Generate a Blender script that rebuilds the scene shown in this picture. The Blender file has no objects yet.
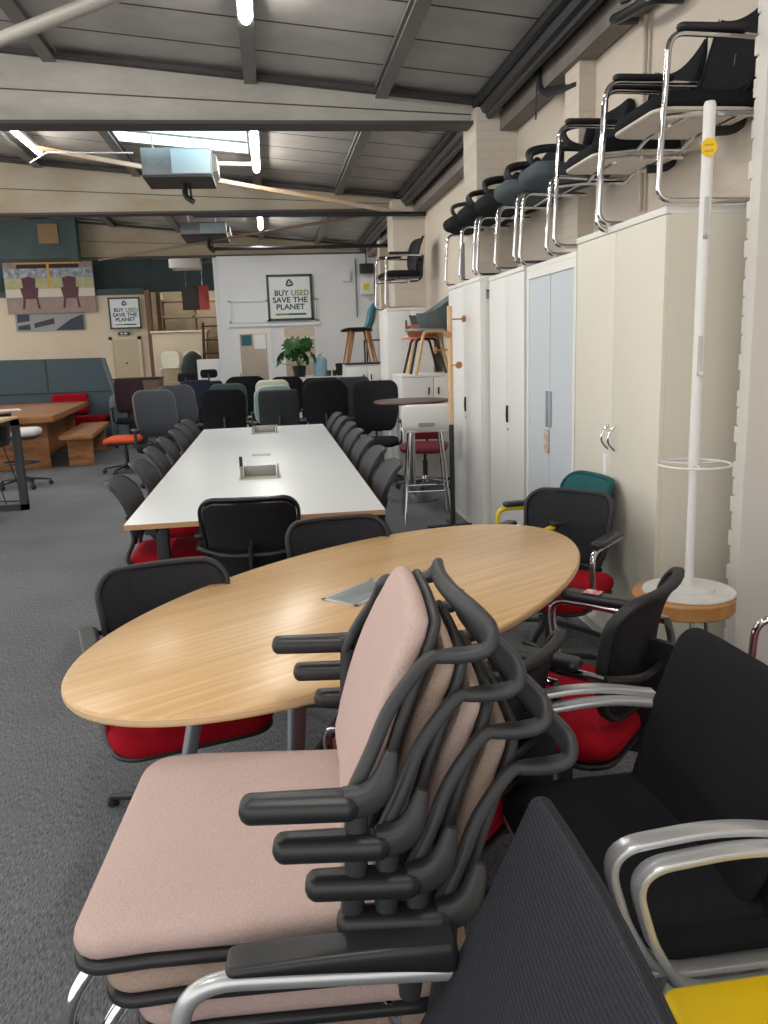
import bpy, bmesh, math, random
from mathutils import Vector, Matrix
from math import sin, cos, pi, radians
random.seed(7)
scene = bpy.context.scene
COL = scene.collection
# ------------------------------------------------------------------ camera
FPX, YAW, PITCH, ROLL = 798.27, 0.132734, 0.203567, -0.0351565
cy_, sy_, cp_, sp_ = cos(YAW), sin(YAW), cos(PITCH), sin(PITCH)
Fw = Vector((sy_*cp_, cy_*cp_, -sp_)); Rt = Vector((cy_, -sy_, 0)); Up = Rt.cross(Fw)
R2 = cos(ROLL)*Rt + sin(ROLL)*Up; U2 = -sin(ROLL)*Rt + cos(ROLL)*Up
cam_data = bpy.data.cameras.new('camera'); cam = bpy.data.objects.new('camera', cam_data); COL.objects.link(cam)
cam_data.sensor_fit = 'VERTICAL'; cam_data.sensor_height = 36.0; cam_data.lens = FPX/1024*36.0
cam_data.clip_start = 0.02; cam_data.clip_end = 200
M = Matrix((R2, U2, -Fw)).transposed().to_4x4(); M.translation = Vector((0, 0, 1.5))
cam.matrix_world = M
scene.camera = cam
# ------------------------------------------------------------------ world, exposure
world = bpy.data.worlds.new('world'); scene.world = world; world.use_nodes = True
WORLD_STRENGTH = 1.0
bg = world.node_tree.nodes['Background']; bg.inputs[0].default_value = (1.0, 0.97, 0.93, 1); bg.inputs[1].default_value = WORLD_STRENGTH
LAMP_STRENGTH = 55.0
scene.view_settings.view_transform = 'Standard'; scene.view_settings.look = 'None'
scene.view_settings.exposure = 0.85; scene.view_settings.gamma = 1.0
scene.view_settings.use_curve_mapping = False
try:
    scene.cycles.use_denoising = True
    scene.cycles.max_bounces = 8; scene.cycles.transparent_max_bounces = 12
except Exception: pass

# ------------------------------------------------------------------ materials
def srgb(c):
    out = []
    for v in c[:3]:
        v = v/255.0
        out.append(v/12.92 if v <= .04045 else ((v+.055)/1.055)**2.4)
    return (*out, 1)
MATS = {}
def mat(name, col, rough=.6, metal=0, bump=0, bscale=300, var=None, vscale=6, vstretch=(1,1,1), emit=0, alpha=1, spec=.5, coat=0):
    if name in MATS: return MATS[name]
    m = bpy.data.materials.new(name); m.use_nodes = True; MATS[name] = m
    nt = m.node_tree; N = nt.nodes; L = nt.links; b = N['Principled BSDF']
    c = srgb(col)
    b.inputs['Base Color'].default_value = c; b.inputs['Roughness'].default_value = rough; b.inputs['Metallic'].default_value = metal
    b.inputs['Specular IOR Level'].default_value = spec; b.inputs['Coat Weight'].default_value = coat
    if emit: b.inputs['Emission Color'].default_value = c; b.inputs['Emission Strength'].default_value = emit
    b.inputs['Alpha'].default_value = alpha
    tc = N.new('ShaderNodeTexCoord'); mp = N.new('ShaderNodeMapping'); L.new(tc.outputs['Object'], mp.inputs['Vector']); mp.inputs['Scale'].default_value = vstretch
    if var:
        n = N.new('ShaderNodeTexNoise'); n.inputs['Scale'].default_value = vscale; n.inputs['Detail'].default_value = 5; n.inputs['Roughness'].default_value = .65
        L.new(mp.outputs[0], n.inputs['Vector'])
        r = N.new('ShaderNodeValToRGB'); r.color_ramp.elements[0].position = .32; r.color_ramp.elements[1].position = .68
        r.color_ramp.elements[0].color = srgb(var); r.color_ramp.elements[1].color = c
        L.new(n.outputs['Fac'], r.inputs[0]); L.new(r.outputs[0], b.inputs['Base Color'])
    if bump:
        n2 = N.new('ShaderNodeTexNoise'); n2.inputs['Scale'].default_value = bscale; n2.inputs['Detail'].default_value = 3
        L.new(tc.outputs['Object'], n2.inputs['Vector'])
        bp = N.new('ShaderNodeBump'); bp.inputs['Strength'].default_value = bump; bp.inputs['Distance'].default_value = .01
        L.new(n2.outputs['Fac'], bp.inputs['Height']); L.new(bp.outputs[0], b.inputs['Normal'])
    return m
def nodes(m): return m.node_tree.nodes, m.node_tree.links, m.node_tree.nodes['Principled BSDF']

def carpet_mat():
    m = mat('carpet', (92, 93, 96), rough=.95, spec=.1); N, L, b = nodes(m)
    tc = N.new('ShaderNodeTexCoord')
    mp = N.new('ShaderNodeMapping'); mp.inputs['Scale'].default_value = (260, 38, 1); mp.inputs['Rotation'].default_value = (0, 0, radians(9)); L.new(tc.outputs['Object'], mp.inputs[0])
    n = N.new('ShaderNodeTexNoise'); n.inputs['Scale'].default_value = 1; n.inputs['Detail'].default_value = 4; n.inputs['Roughness'].default_value = .75; L.new(mp.outputs[0], n.inputs['Vector'])
    n2 = N.new('ShaderNodeTexNoise'); n2.inputs['Scale'].default_value = 1.2; n2.inputs['Detail'].default_value = 6; L.new(tc.outputs['Object'], n2.inputs['Vector'])
    r = N.new('ShaderNodeValToRGB'); r.color_ramp.elements[0].position = .34; r.color_ramp.elements[1].position = .66
    r.color_ramp.elements[0].color = srgb((68, 70, 74)); r.color_ramp.elements[1].color = srgb((150, 152, 158)); L.new(n.outputs['Fac'], r.inputs[0])
    r2 = N.new('ShaderNodeValToRGB'); r2.color_ramp.elements[0].position = .3; r2.color_ramp.elements[1].position = .7
    r2.color_ramp.elements[0].color = (.78, .78, .78, 1); r2.color_ramp.elements[1].color = (1, 1, 1, 1); L.new(n2.outputs['Fac'], r2.inputs[0])
    mx = N.new('ShaderNodeMix'); mx.data_type = 'RGBA'; mx.blend_type = 'MULTIPLY'; mx.inputs[0].default_value = 1
    L.new(r.outputs[0], mx.inputs[6]); L.new(r2.outputs[0], mx.inputs[7]); L.new(mx.outputs[2], b.inputs['Base Color'])
    bp = N.new('ShaderNodeBump'); bp.inputs['Strength'].default_value = .5; bp.inputs['Distance'].default_value = .004; L.new(n.outputs['Fac'], bp.inputs['Height']); L.new(bp.outputs[0], b.inputs['Normal'])
    return m
def brick_mat(name, col, mort, w=.225, h=.075, strength=.6, axis='YZ'):
    m = mat(name, col, rough=.75); N, L, b = nodes(m)
    tc = N.new('ShaderNodeTexCoord'); sx = N.new('ShaderNodeSeparateXYZ'); L.new(tc.outputs['Object'], sx.inputs[0])
    cb = N.new('ShaderNodeCombineXYZ'); L.new(sx.outputs['XYZ'.index(axis[0])], cb.inputs[0]); L.new(sx.outputs['XYZ'.index(axis[1])], cb.inputs[1])
    t = N.new('ShaderNodeTexBrick'); t.inputs['Scale'].default_value = 1; t.inputs['Brick Width'].default_value = w; t.inputs['Row Height'].default_value = h
    t.inputs['Mortar Size'].default_value = .006; t.inputs['Mortar Smooth'].default_value = .6
    t.inputs['Color1'].default_value = srgb(col); t.inputs['Color2'].default_value = srgb([c*.98 for c in col]); t.inputs['Mortar'].default_value = srgb(mort)
    L.new(cb.outputs[0], t.inputs['Vector']); L.new(t.outputs['Color'], b.inputs['Base Color'])
    n = N.new('ShaderNodeTexNoise'); n.inputs['Scale'].default_value = 30; L.new(tc.outputs['Object'], n.inputs['Vector'])
    ma = N.new('ShaderNodeMath'); ma.operation = 'MULTIPLY_ADD'; ma.inputs[1].default_value = -1; L.new(t.outputs['Fac'], ma.inputs[0]); L.new(n.outputs['Fac'], ma.inputs[2])
    bp = N.new('ShaderNodeBump'); bp.inputs['Strength'].default_value = strength; bp.inputs['Distance'].default_value = .006; L.new(ma.outputs[0], bp.inputs['Height']); L.new(bp.outputs[0], b.inputs['Normal'])
    return m
def ceiling_mat():
    m = mat('roof_lining', (178, 174, 170), rough=.6); N, L, b = nodes(m)
    tc = N.new('ShaderNodeTexCoord'); sx = N.new('ShaderNodeSeparateXYZ'); L.new(tc.outputs['Object'], sx.inputs[0])
    a = N.new('ShaderNodeMath'); a.operation = 'MULTIPLY_ADD'; a.inputs[1].default_value = 1/.565; a.inputs[2].default_value = 10.36; L.new(sx.outputs[1], a.inputs[0])
    f = N.new('ShaderNodeMath'); f.operation = 'FRACT'; L.new(a.outputs[0], f.inputs[0])
    g = N.new('ShaderNodeMath'); g.operation = 'LESS_THAN'; g.inputs[1].default_value = .045; L.new(f.outputs[0], g.inputs[0])
    n = N.new('ShaderNodeTexNoise'); n.inputs['Scale'].default_value = 2.5; n.inputs['Detail'].default_value = 5; L.new(tc.outputs['Object'], n.inputs['Vector'])
    r = N.new('ShaderNodeValToRGB'); r.color_ramp.elements[0].color = srgb((160, 156, 152)); r.color_ramp.elements[1].color = srgb((184, 181, 178)); r.color_ramp.elements[0].position = .3; r.color_ramp.elements[1].position = .7
    L.new(n.outputs['Fac'], r.inputs[0])
    mx = N.new('ShaderNodeMix'); mx.data_type = 'RGBA'; L.new(g.outputs[0], mx.inputs[0]); L.new(r.outputs[0], mx.inputs[6]); mx.inputs[7].default_value = srgb((48, 46, 46)); L.new(mx.outputs[2], b.inputs['Base Color'])
    return m
def wood_mat(name, c1, c2, scale=1.0, rot=0, stretch=22, rough=.4):
    m = mat(name, c1, rough=rough); N, L, b = nodes(m)
    tc = N.new('ShaderNodeTexCoord'); mp = N.new('ShaderNodeMapping'); mp.vector_type = 'TEXTURE'
    mp.inputs['Rotation'].default_value = (0, 0, rot); mp.inputs['Scale'].default_value = (1/(1.6*scale), 1/(stretch*2.2*scale), 1/(8*scale)); L.new(tc.outputs['Object'], mp.inputs[0])
    n = N.new('ShaderNodeTexNoise'); n.inputs['Scale'].default_value = 1; n.inputs['Detail'].default_value = 6; n.inputs['Roughness'].default_value = .7; L.new(mp.outputs[0], n.inputs['Vector'])
    r = N.new('ShaderNodeValToRGB'); r.color_ramp.elements[0].position = .36; r.color_ramp.elements[1].position = .64
    r.color_ramp.elements[0].color = srgb(c2); r.color_ramp.elements[1].color = srgb(c1); L.new(n.outputs['Fac'], r.inputs[0]); L.new(r.outputs[0], b.inputs['Base Color'])
    bp = N.new('ShaderNodeBump'); bp.inputs['Strength'].default_value = .08; bp.inputs['Distance'].default_value = .002; L.new(n.outputs['Fac'], bp.inputs['Height']); L.new(bp.outputs[0], b.inputs['Normal'])
    return m
def weave_mat(name, c1, c2, scale, rough=.7, alpha=1.0, bump=.5):
    m = mat(name, c1, rough=rough, alpha=alpha, spec=.3); N, L, b = nodes(m)
    tc = N.new('ShaderNodeTexCoord')
    v = N.new('ShaderNodeTexVoronoi'); v.inputs['Scale'].default_value = scale; v.inputs['Randomness'].default_value = .12
    mp = N.new('ShaderNodeMapping'); mp.inputs['Rotation'].default_value = (0, 0, 0); mp.inputs['Scale'].default_value = (1, 1, 1.3); L.new(tc.outputs['Object'], mp.inputs[0]); L.new(mp.outputs[0], v.inputs['Vector'])
    r = N.new('ShaderNodeValToRGB'); r.color_ramp.elements[0].position = .25; r.color_ramp.elements[1].position = .6
    r.color_ramp.elements[0].color = srgb(c2); r.color_ramp.elements[1].color = srgb(c1); L.new(v.outputs['Distance'], r.inputs[0]); L.new(r.outputs[0], b.inputs['Base Color'])
    bp = N.new('ShaderNodeBump'); bp.inputs['Strength'].default_value = bump; bp.inputs['Distance'].default_value = .002; L.new(v.outputs['Distance'], bp.inputs['Height']); L.new(bp.outputs[0], b.inputs['Normal'])
    return m

CHROME = mat('chrome', (215, 215, 218), rough=.08, metal=1)
STEEL = mat('brushed_steel', (165, 168, 172), rough=.3, metal=1)
BLKP = mat('black_plastic', (38, 39, 42), rough=.42)
BLKG = mat('black_gloss_plastic', (30, 31, 34), rough=.25)
BLKF = mat('black_fabric', (34, 35, 39), rough=.95, bump=.3, bscale=500, spec=.15)
BLKM = weave_mat('black_mesh', (26, 27, 33), (40, 42, 50), 420, alpha=.88)
CHAR = weave_mat('charcoal_mesh', (62, 62, 66), (80, 81, 86), 300, alpha=1)
GRYM = weave_mat('grey_mesh', (60, 64, 72), (78, 82, 90), 300, alpha=.9)
NEARM = weave_mat('dark_spacer_mesh', (30, 32, 38), (66, 69, 78), 330, alpha=1, bump=1.0)
RED = mat('red_fabric', (172, 14, 36), rough=.9, bump=.25, bscale=400, var=(150, 8, 28), vscale=9, spec=.2)
PINK = mat('pink_wool', (212, 189, 183), rough=.95, bump=.5, bscale=520, var=(196, 171, 165), vscale=260, spec=.15)
BEIGE = mat('beige_wool', (186, 166, 152), rough=.95, bump=.45, bscale=420, var=(170, 150, 137), vscale=220, spec=.15)
FRAME = mat('graphite_frame', (52, 54, 58), rough=.5)
DKMET = mat('dark_metal', (40, 41, 44), rough=.4, metal=.4)
WHT = mat('white_paint', (226, 227, 226), rough=.4)
SILV = mat('silver_aluminium', (200, 203, 206), rough=.3, metal=.55)
OAK = wood_mat('oak_veneer', (226, 190, 142), (206, 166, 116), rot=radians(46.7), scale=1.0, rough=.3)
WARMW = wood_mat('reclaimed_wood', (176, 122, 72), (122, 76, 42), scale=2, stretch=7, rough=.6)
DKTOP = wood_mat('brown_laminate', (98, 72, 62), (82, 58, 50), scale=1, rough=.35)
ASH = wood_mat('pale_ash', (218, 184, 140), (204, 166, 120), scale=2)
BEECH = wood_mat('beech_leg', (178, 122, 74), (158, 104, 60), scale=3)
PLY = mat('white_underside', (214, 206, 196), rough=.6, var=(200, 190, 180), vscale=5)
GREYF = mat('slate_grey_fabric', (78, 86, 92), rough=.95, bump=.3, bscale=300, spec=.15)
BOOTHF = mat('booth_grey_fabric', (84, 100, 108), rough=.95, bump=.3, bscale=60, spec=.1)
BOOTHD = mat('booth_edge_fabric', (112, 128, 136), rough=.95, spec=.1)
CREAM = mat('cream_cabinet', (222, 218, 206), rough=.45)
COOLW = mat('cool_white_tambour', (206, 214, 222), rough=.4)
EDGEC = mat('cabinet_edge', (232, 232, 228), rough=.4)
TAN = mat('tan_edging', (190, 146, 104), rough=.6)
WTOP = mat('white_laminate', (226, 231, 234), rough=.3)
YEL = mat('yellow_laminate', (226, 190, 22), rough=.35)
YELT = mat('yellow_tube', (232, 206, 40), rough=.35)
TEALF = mat('teal_fabric', (20, 82, 88), rough=.95, bump=.4, bscale=60)
ORNG = mat('orange_fabric', (214, 84, 50), rough=.9)
NAVY = mat('navy_fabric', (32, 38, 58), rough=.95)
MINT = mat('mint_mesh', (160, 186, 184), rough=.8)
CRM2 = mat('offwhite_fabric', (206, 204, 190), rough=.9)
TEALP = mat('teal_plastic', (22, 112, 130), rough=.4)
CORAL = mat('coral_plastic', (214, 134, 108), rough=.5)
GREYP = mat('grey_green_plastic', (132, 144, 146), rough=.5)
MAROON = mat('maroon_vinyl', (120, 16, 44), rough=.5)
BTAN = mat('painted_steel_beam', (190, 187, 180), rough=.6, var=(168, 165, 158), vscale=1.6, vstretch=(1, 1, 2.5))
BTAN2 = mat('stained_painted_beam', (182, 175, 162), rough=.7, var=(160, 144, 118), vscale=.7, vstretch=(1, 1, 2))
DKSTEEL = mat('dark_grey_steel', (66, 64, 64), rough=.6)
MIDSTEEL = mat('grey_steel', (122, 120, 118), rough=.5, metal=.2)
TEALW = mat('dark_teal_paint', (60, 82, 84), rough=.7, var=(52, 66, 66), vscale=1.5)
PARTW = mat('partition_white', (222, 226, 230), rough=.6)
BACKW = mat('beige_wall', (214, 200, 178), rough=.8, var=(204, 188, 166), vscale=.8)
GLASSW = mat('window_glass', (190, 200, 205), rough=.05, alpha=.18)
DIFF = mat('lamp_diffuser', (255, 250, 240), emit=LAMP_STRENGTH)
SKYL = mat('rooflight_sheet', (205, 232, 240), emit=1.6, rough=.4)
GREEN = mat('leaf_green', (72, 128, 62), rough=.4, var=(46, 96, 44), vscale=12)
SIGNW = mat('sign_white', (222, 228, 234), rough=.4)
SIGNG = mat('sign_dark_green', (34, 66, 58), rough=.4)
SIGNO = mat('sign_olive', (126, 140, 62), rough=.4)
PAPER = mat('paper_white', (235, 235, 238), rough=.7)

# ------------------------------------------------------------------ mesh helpers
def nb(): return bmesh.new()
def obj(name, bm, m, parent=None, smooth=True, ang=38, label=None, kind=None):
    bmesh.ops.recalc_face_normals(bm, faces=bm.faces)
    me = bpy.data.meshes.new(name); bm.to_mesh(me); bm.free()
    if m is not None:
        for mm in (m if isinstance(m, (list, tuple)) else [m]): me.materials.append(mm)
    if smooth:
        me.polygons.foreach_set('use_smooth', [True]*len(me.polygons))
        me.set_sharp_from_angle(angle=radians(ang))
    o = bpy.data.objects.new(name, me); COL.objects.link(o)
    if parent is not None: o.parent = parent
    if label: o['label'] = label
    if kind: o['kind'] = kind
    return o
def tag(o, label, cat, group=None, kind=None):
    o['label'] = label; o['category'] = cat
    if group: o['group'] = group
    if kind: o['kind'] = kind
    return o
def thing(name, label, cat, loc=(0, 0, 0), rz=0, group=None):
    o = bpy.data.objects.new(name, None); COL.objects.link(o); o.empty_display_size = .05
    o.location = loc; o.rotation_euler = (0, 0, rz)
    return tag(o, label, cat, group)
def struct(name, bm, m, smooth=False, parent=None):
    o = obj(name, bm, m, parent, smooth)
    if parent is None: o['kind'] = 'structure'
    return o
def dup(root, loc, rz, label, group=None, scale=None):
    r = root.copy(); COL.objects.link(r); r.location = loc; r.rotation_euler = (0, 0, rz); r['label'] = label
    if group: r['group'] = group
    if scale: r.scale = scale
    def rec(src, dst):
        for ch in list(src.children):
            c = ch.copy(); COL.objects.link(c); c.parent = dst; rec(ch, c)
    rec(root, r)
    return r
def face(fx, fy): return math.atan2(-fx, fy)

def box(bm, x0, x1, y0, y1, z0, z1, bev=0, mi=0, T=None):
    vs = [bm.verts.new((x, y, z)) for x in (x0, x1) for y in (y0, y1) for z in (z0, z1)]
    fs = [bm.faces.new([vs[i] for i in f]) for f in ((0,1,3,2),(4,6,7,5),(0,4,5,1),(2,3,7,6),(0,2,6,4),(1,5,7,3))]
    for f in fs: f.material_index = mi
    if bev:
        es = list({e for f in fs for e in f.edges})
        r = bmesh.ops.bevel(bm, geom=es, offset=bev, segments=2, affect='EDGES', profile=.6)
        for f in r['faces']: f.material_index = mi
        vs = list({v for f in r['faces'] for v in f.verts} | {v for v in vs if v.is_valid})
    if T is not None: bmesh.ops.transform(bm, matrix=T, verts=vs)
    return vs
def fillet(pts, rad, seg=5, closed=False):
    pts = [Vector(p) for p in pts]; out = []; n = len(pts)
    for i, p in enumerate(pts):
        if not closed and i in (0, n-1): out.append(p); continue
        a = pts[i-1]; b = pts[(i+1) % n]; r = rad[i] if isinstance(rad, (list, tuple)) else rad
        da = (a-p); db = (b-p); k = min(r, da.length*.49, db.length*.49)
        if k < 1e-5: out.append(p); continue
        s = p+da.normalized()*k; e = p+db.normalized()*k
        for j in range(seg+1):
            t = j/seg; out.append(s*(1-t)**2 + p*2*t*(1-t) + e*t*t)
    return out
def crom(pts, sub=6, closed=False):
    P = [Vector(p) for p in pts]; n = len(P); out = []
    rng = n if closed else n-1
    for i in range(rng):
        p0 = P[(i-1) % n] if (closed or i > 0) else P[0]*2-P[1]
        p1 = P[i]; p2 = P[(i+1) % n]; p3 = P[(i+2) % n] if (closed or i+2 < n) else P[-1]*2-P[-2]
        for j in range(sub):
            t = j/sub
            out.append(.5*((2*p1)+(-p0+p2)*t+(2*p0-5*p1+4*p2-p3)*t*t+(-p0+3*p1-3*p2+p3)*t**3))
    if not closed: out.append(P[-1])
    return out
def sweep(bm, pts, prof, up=None, closed=False, scl=None, mi=0):
    pts = [Vector(p) for p in pts]; n = len(pts); rings = []; prev = None
    for i, p in enumerate(pts):
        a = pts[i-1] if (i > 0 or closed) else p; b = pts[(i+1) % n] if (i < n-1 or closed) else p
        t = (b-a); t = t.normalized() if t.length > 1e-9 else Vector((0, 0, 1))
        if up is not None:
            s = t.cross(Vector(up)); s = s.normalized() if s.length > 1e-4 else (prev or Vector((1, 0, 0)))
        else:
            if prev is None:
                r = Vector((0, 0, 1)) if abs(t.z) < .9 else Vector((0, 1, 0)); s = t.cross(r).normalized()
            else:
                s = (prev - t*prev.dot(t)); s = s.normalized() if s.length > 1e-6 else prev
        prev = s; u = s.cross(t); k = scl[i] if scl else 1
        if not isinstance(k, (list, tuple)): k = (k, k)
        rings.append([bm.verts.new(p+s*q[0]*k[0]+u*q[1]*k[1]) for q in prof])
    m = len(prof)
    for i in range(n if closed else n-1):
        A = rings[i]; B = rings[(i+1) % n]
        for j in range(m):
            f = bm.faces.new((A[j], A[(j+1) % m], B[(j+1) % m], B[j])); f.material_index = mi
    if not closed:
        f = bm.faces.new(rings[0][::-1]); f.material_index = mi; f = bm.faces.new(rings[-1]); f.material_index = mi
def circ(r, n=10): return [(r*cos(2*pi*i/n), r*sin(2*pi*i/n)) for i in range(n)]
def rrect(w, h, r, k=3):
    out = []
    for cx, cy, a0 in ((w/2-r, h/2-r, 0), (-w/2+r, h/2-r, 90), (-w/2+r, -h/2+r, 180), (w/2-r, -h/2+r, 270)):
        for j in range(k+1):
            a = radians(a0+90*j/k); out.append((cx+r*cos(a), cy+r*sin(a)))
    return out
def tube(bm, pts, r, n=10, closed=False, fr=0, seg=5, mi=0):
    if fr: pts = fillet(pts, fr, seg, closed)
    sweep(bm, pts, circ(r, n), closed=closed, mi=mi)
def cone(bm, p0, p1, r0, r1, n=14, mi=0):
    sweep(bm, [p0, p1], circ(1, n), scl=[r0, r1], mi=mi)
def lathe(bm, prof, c=(0, 0, 0), n=24, mi=0):
    rings = []
    for r, z in prof:
        if r < 1e-6: rings.append([bm.verts.new((c[0], c[1], c[2]+z))])
        else: rings.append([bm.verts.new((c[0]+r*cos(2*pi*i/n), c[1]+r*sin(2*pi*i/n), c[2]+z)) for i in range(n)])
    for A, B in zip(rings, rings[1:]):
        for i in range(n):
            j = (i+1) % n
            if len(A) == 1 and len(B) == 1: continue
            if len(A) == 1: vs = (A[0], B[i], B[j])
            elif len(B) == 1: vs = (A[i], A[j], B[0])
            else: vs = (A[i], A[j], B[j], B[i])
            f = bm.faces.new(vs); f.material_index = mi
    for r in (rings[0], rings[-1]):
        if len(r) > 1: f = bm.faces.new(r); f.material_index = mi
def prism(bm, pts2, a0, a1, plane='XY', mi=0):
    def v(p, a):
        return {'XY': (p[0], p[1], a), 'XZ': (p[0], a, p[1]), 'YZ': (a, p[0], p[1])}[plane]
    A = [bm.verts.new(v(p, a0)) for p in pts2]; B = [bm.verts.new(v(p, a1)) for p in pts2]; n = len(A)
    for f in [bm.faces.new(A), bm.faces.new(B[::-1])] + [bm.faces.new((A[i], A[(i+1) % n], B[(i+1) % n], B[i])) for i in range(n)]: f.material_index = mi
def outline(w, h, r, nseg=6, per=6):
    """rounded rectangle with extra points on the straight sides"""
    hw, hh = w/2, h/2; r = min(r, hw*.999, hh*.999); out = []
    cs = ((hw-r, hh-r, 0), (-hw+r, hh-r, 90), (-hw+r, -hh+r, 180), (hw-r, -hh+r, 270))
    for k, (cx, cy, a0) in enumerate(cs):
        for j in range(nseg+1):
            a = radians(a0+90*j/nseg); out.append(Vector((cx+r*cos(a), cy+r*sin(a))))
        nx = cs[(k+1) % 4]; a = radians(nx[2]); e = Vector((nx[0]+r*cos(a), nx[1]+r*sin(a))); s = out[-1].copy()
        for j in range(1, per): out.append(s.lerp(e, j/per))
    return out
def pad(bm, w, h, t, r, warp, e=None, crown=0, mi=0):
    """cushion/panel: w(x) by h(y), thickness t along z, rounded edges; warp maps Vector->Vector"""
    e = e or t*.5; base = outline(w, h, r)
    def ring(d, z, f=None):
        k = f if f else 1
        o = outline(w-2*d, h-2*d, max(r-d, .002))
        return [bm.verts.new(warp(Vector((p.x*k, p.y*k, z+(crown*(1-k*k) if z > 0 else 0))))) for p in o]
    rings = []
    prof = [(0, 0), (.12, .5), (.35, .8), (1, 1)]
    top = [(e*d, t/2*z) for d, z in prof]
    fs = (.8, .6, .4, .2)
    cb = bm.verts.new(warp(Vector((0, 0, -t/2))))
    for f in reversed(fs): rings.append(ring(e, -t/2, f))
    for d, z in reversed(top[1:]): rings.append(ring(d, -z))
    rings.append(ring(0, 0))
    for d, z in top[1:]: rings.append(ring(d, z))
    for f in fs: rings.append(ring(e, t/2, f))
    ct = bm.verts.new(warp(Vector((0, 0, t/2+crown))))
    n = len(rings[0])
    for A, B in zip(rings, rings[1:]):
        for i in range(n):
            f = bm.faces.new((A[i], A[(i+1) % n], B[(i+1) % n], B[i])); f.material_index = mi
    for i in range(n):
        f = bm.faces.new((cb, rings[0][(i+1) % n], rings[0][i])); f.material_index = mi
        f = bm.faces.new((ct, rings[-1][i], rings[-1][(i+1) % n])); f.material_index = mi
def interp(tab, x):
    if x <= tab[0][0]: return tab[0][1]
    for (a, b), (c, d) in zip(tab, tab[1:]):
        if x <= c: return b+(d-b)*(x-a)/(c-a)
    return tab[-1][1]
def back_warp(tab, z0, z1, bow=.04, wtab=None, off=0):
    """pad coords: x=width, y=height(-h/2..h/2), z=forward normal. tab: z->y position"""
    h = z1-z0
    def w(v):
        z = z0+h/2+v.y; k = interp(wtab, z) if wtab else 1; y = interp(tab, z); dz = .01
        dy = (interp(tab, z+dz)-interp(tab, z-dz))/(2*dz); nrm = Vector((0, 1, -dy)).normalized()
        return Vector((v.x*k, y + bow*(abs(v.x*k)/.22)**2, z)) + nrm*(v.z+off)
    return w
def smooth_tab(pts, n=24):
    P = crom([(a, b, 0) for a, b in pts], 8); return [(p.x, p.y) for p in P]
def text_obj(name, s, size, m, parent, loc, rot, align='CENTER', sx=1, ext=.001, bold=0):
    c = bpy.data.curves.new(name, 'FONT'); c.body = s; c.size = size; c.align_x = align; c.align_y = 'CENTER'; c.extrude = ext; c.offset = bold
    t = bpy.data.objects.new(name, c); COL.objects.link(t)
    dg = bpy.context.evaluated_depsgraph_get(); dg.update(); me = bpy.data.meshes.new_from_object(t.evaluated_get(dg))
    bpy.data.objects.remove(t); bpy.data.curves.remove(c)
    me.materials.clear(); me.materials.append(m)
    o = bpy.data.objects.new(name, me); COL.objects.link(o); o.parent = parent; o.location = loc; o.rotation_euler = rot; o.scale = (sx, 1, 1)
    return o
ORD = ['first', 'second', 'third', 'fourth', 'fifth', 'sixth', 'seventh', 'eighth']

# ------------------------------------------------------------------ setting
XW = 2.15                                                     # right wall
def roofz(x): return 3.5+.096*(2.15-x)
bm = nb(); box(bm, -9, 2.6, -3, 27, -.1, 0); struct('floor', bm, carpet_mat())
bm = nb(); prism(bm, [(-9, roofz(-9)), (2.5, roofz(2.5)), (2.5, roofz(2.5)+.1), (-9, roofz(-9)+.1)], -3, 27, 'XZ'); struct('ceiling', bm, ceiling_mat())
BRW = brick_mat('painted_brick_wall', (206, 195, 181), (203, 192, 178), strength=.12)
BRWX = brick_mat('painted_brick_pier', (208, 198, 185), (201, 191, 178), strength=.3, axis='XZ')
bm = nb(); box(bm, XW, XW+.2, -3, 27, 0, 3.62); struct('wall_right', bm, BRW)
# piers on the right wall
bm = nb(); box(bm, 1.80, XW, 6.9, 7.35, 0, 3.40); struct('trim_1', bm, BRWX)
bm = nb(); box(bm, 1.72, XW, 11.0, 11.5, 0, 3.4); struct('trim_2', bm, BRWX)
bm = nb(); box(bm, 2.04, XW, 5.25, 5.5, 0, 3.5); struct('trim_3', bm, BRWX)
bm = nb(); box(bm, 1.98, XW, 14.2, 14.5, 0, 3.4); struct('trim_4', bm, BRWX)
# near brick pier with smooth board
bm = nb()
z = 0; k = 0
while z < 3.3:
    off = .008*(k % 2)+random.uniform(-.004, .004)
    box(bm, 1.932+off, XW, 3.10, 3.15, z+.003, z+.072, bev=.006); z += .075; k += 1
box(bm, 1.942, XW, 3.105, 3.145, 0, 3.3)
struct('trim_5', bm, mat('white_brick', (226, 224, 218), rough=.7, bump=.4, bscale=40), smooth=True)
bm = nb(); box(bm, 1.915, 2.6, 3.035, 3.095, 0, 3.45, bev=.004); struct('trim_6', bm, mat('smooth_white_board', (218, 216, 212), rough=.6))
# far walls
bm = nb(); box(bm, -.9, .95, 16.2, 16.3, 1.98, 3.32); box(bm, -.9, -.66, 16.2, 16.3, 0, 1.98); box(bm, .06, .27, 16.2, 16.3, 0, 1.98); box(bm, .27, .95, 16.2, 16.3, 0, .95); box(bm, .95, 2.15, 16.2, 16.3, 0, 3.32)
struct('wall_back', bm, PARTW)
bm = nb()
for (a, b, c, d) in ((-.72, .02, 2.06, 2.48), (.93, 1.0, 2.06, 2.48)):   # raised mouldings
    for q in ((a, b, c, c+.03), (a, b, d-.03, d), (a, a+.03, c, d), (b-.03, b, c, d)): box(bm, q[0], q[1], 16.17, 16.2, q[2], q[3])
box(bm, -.75, 1.02, 16.15, 16.2, 1.98, 2.03)
struct('trim_7', bm, PARTW)
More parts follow.
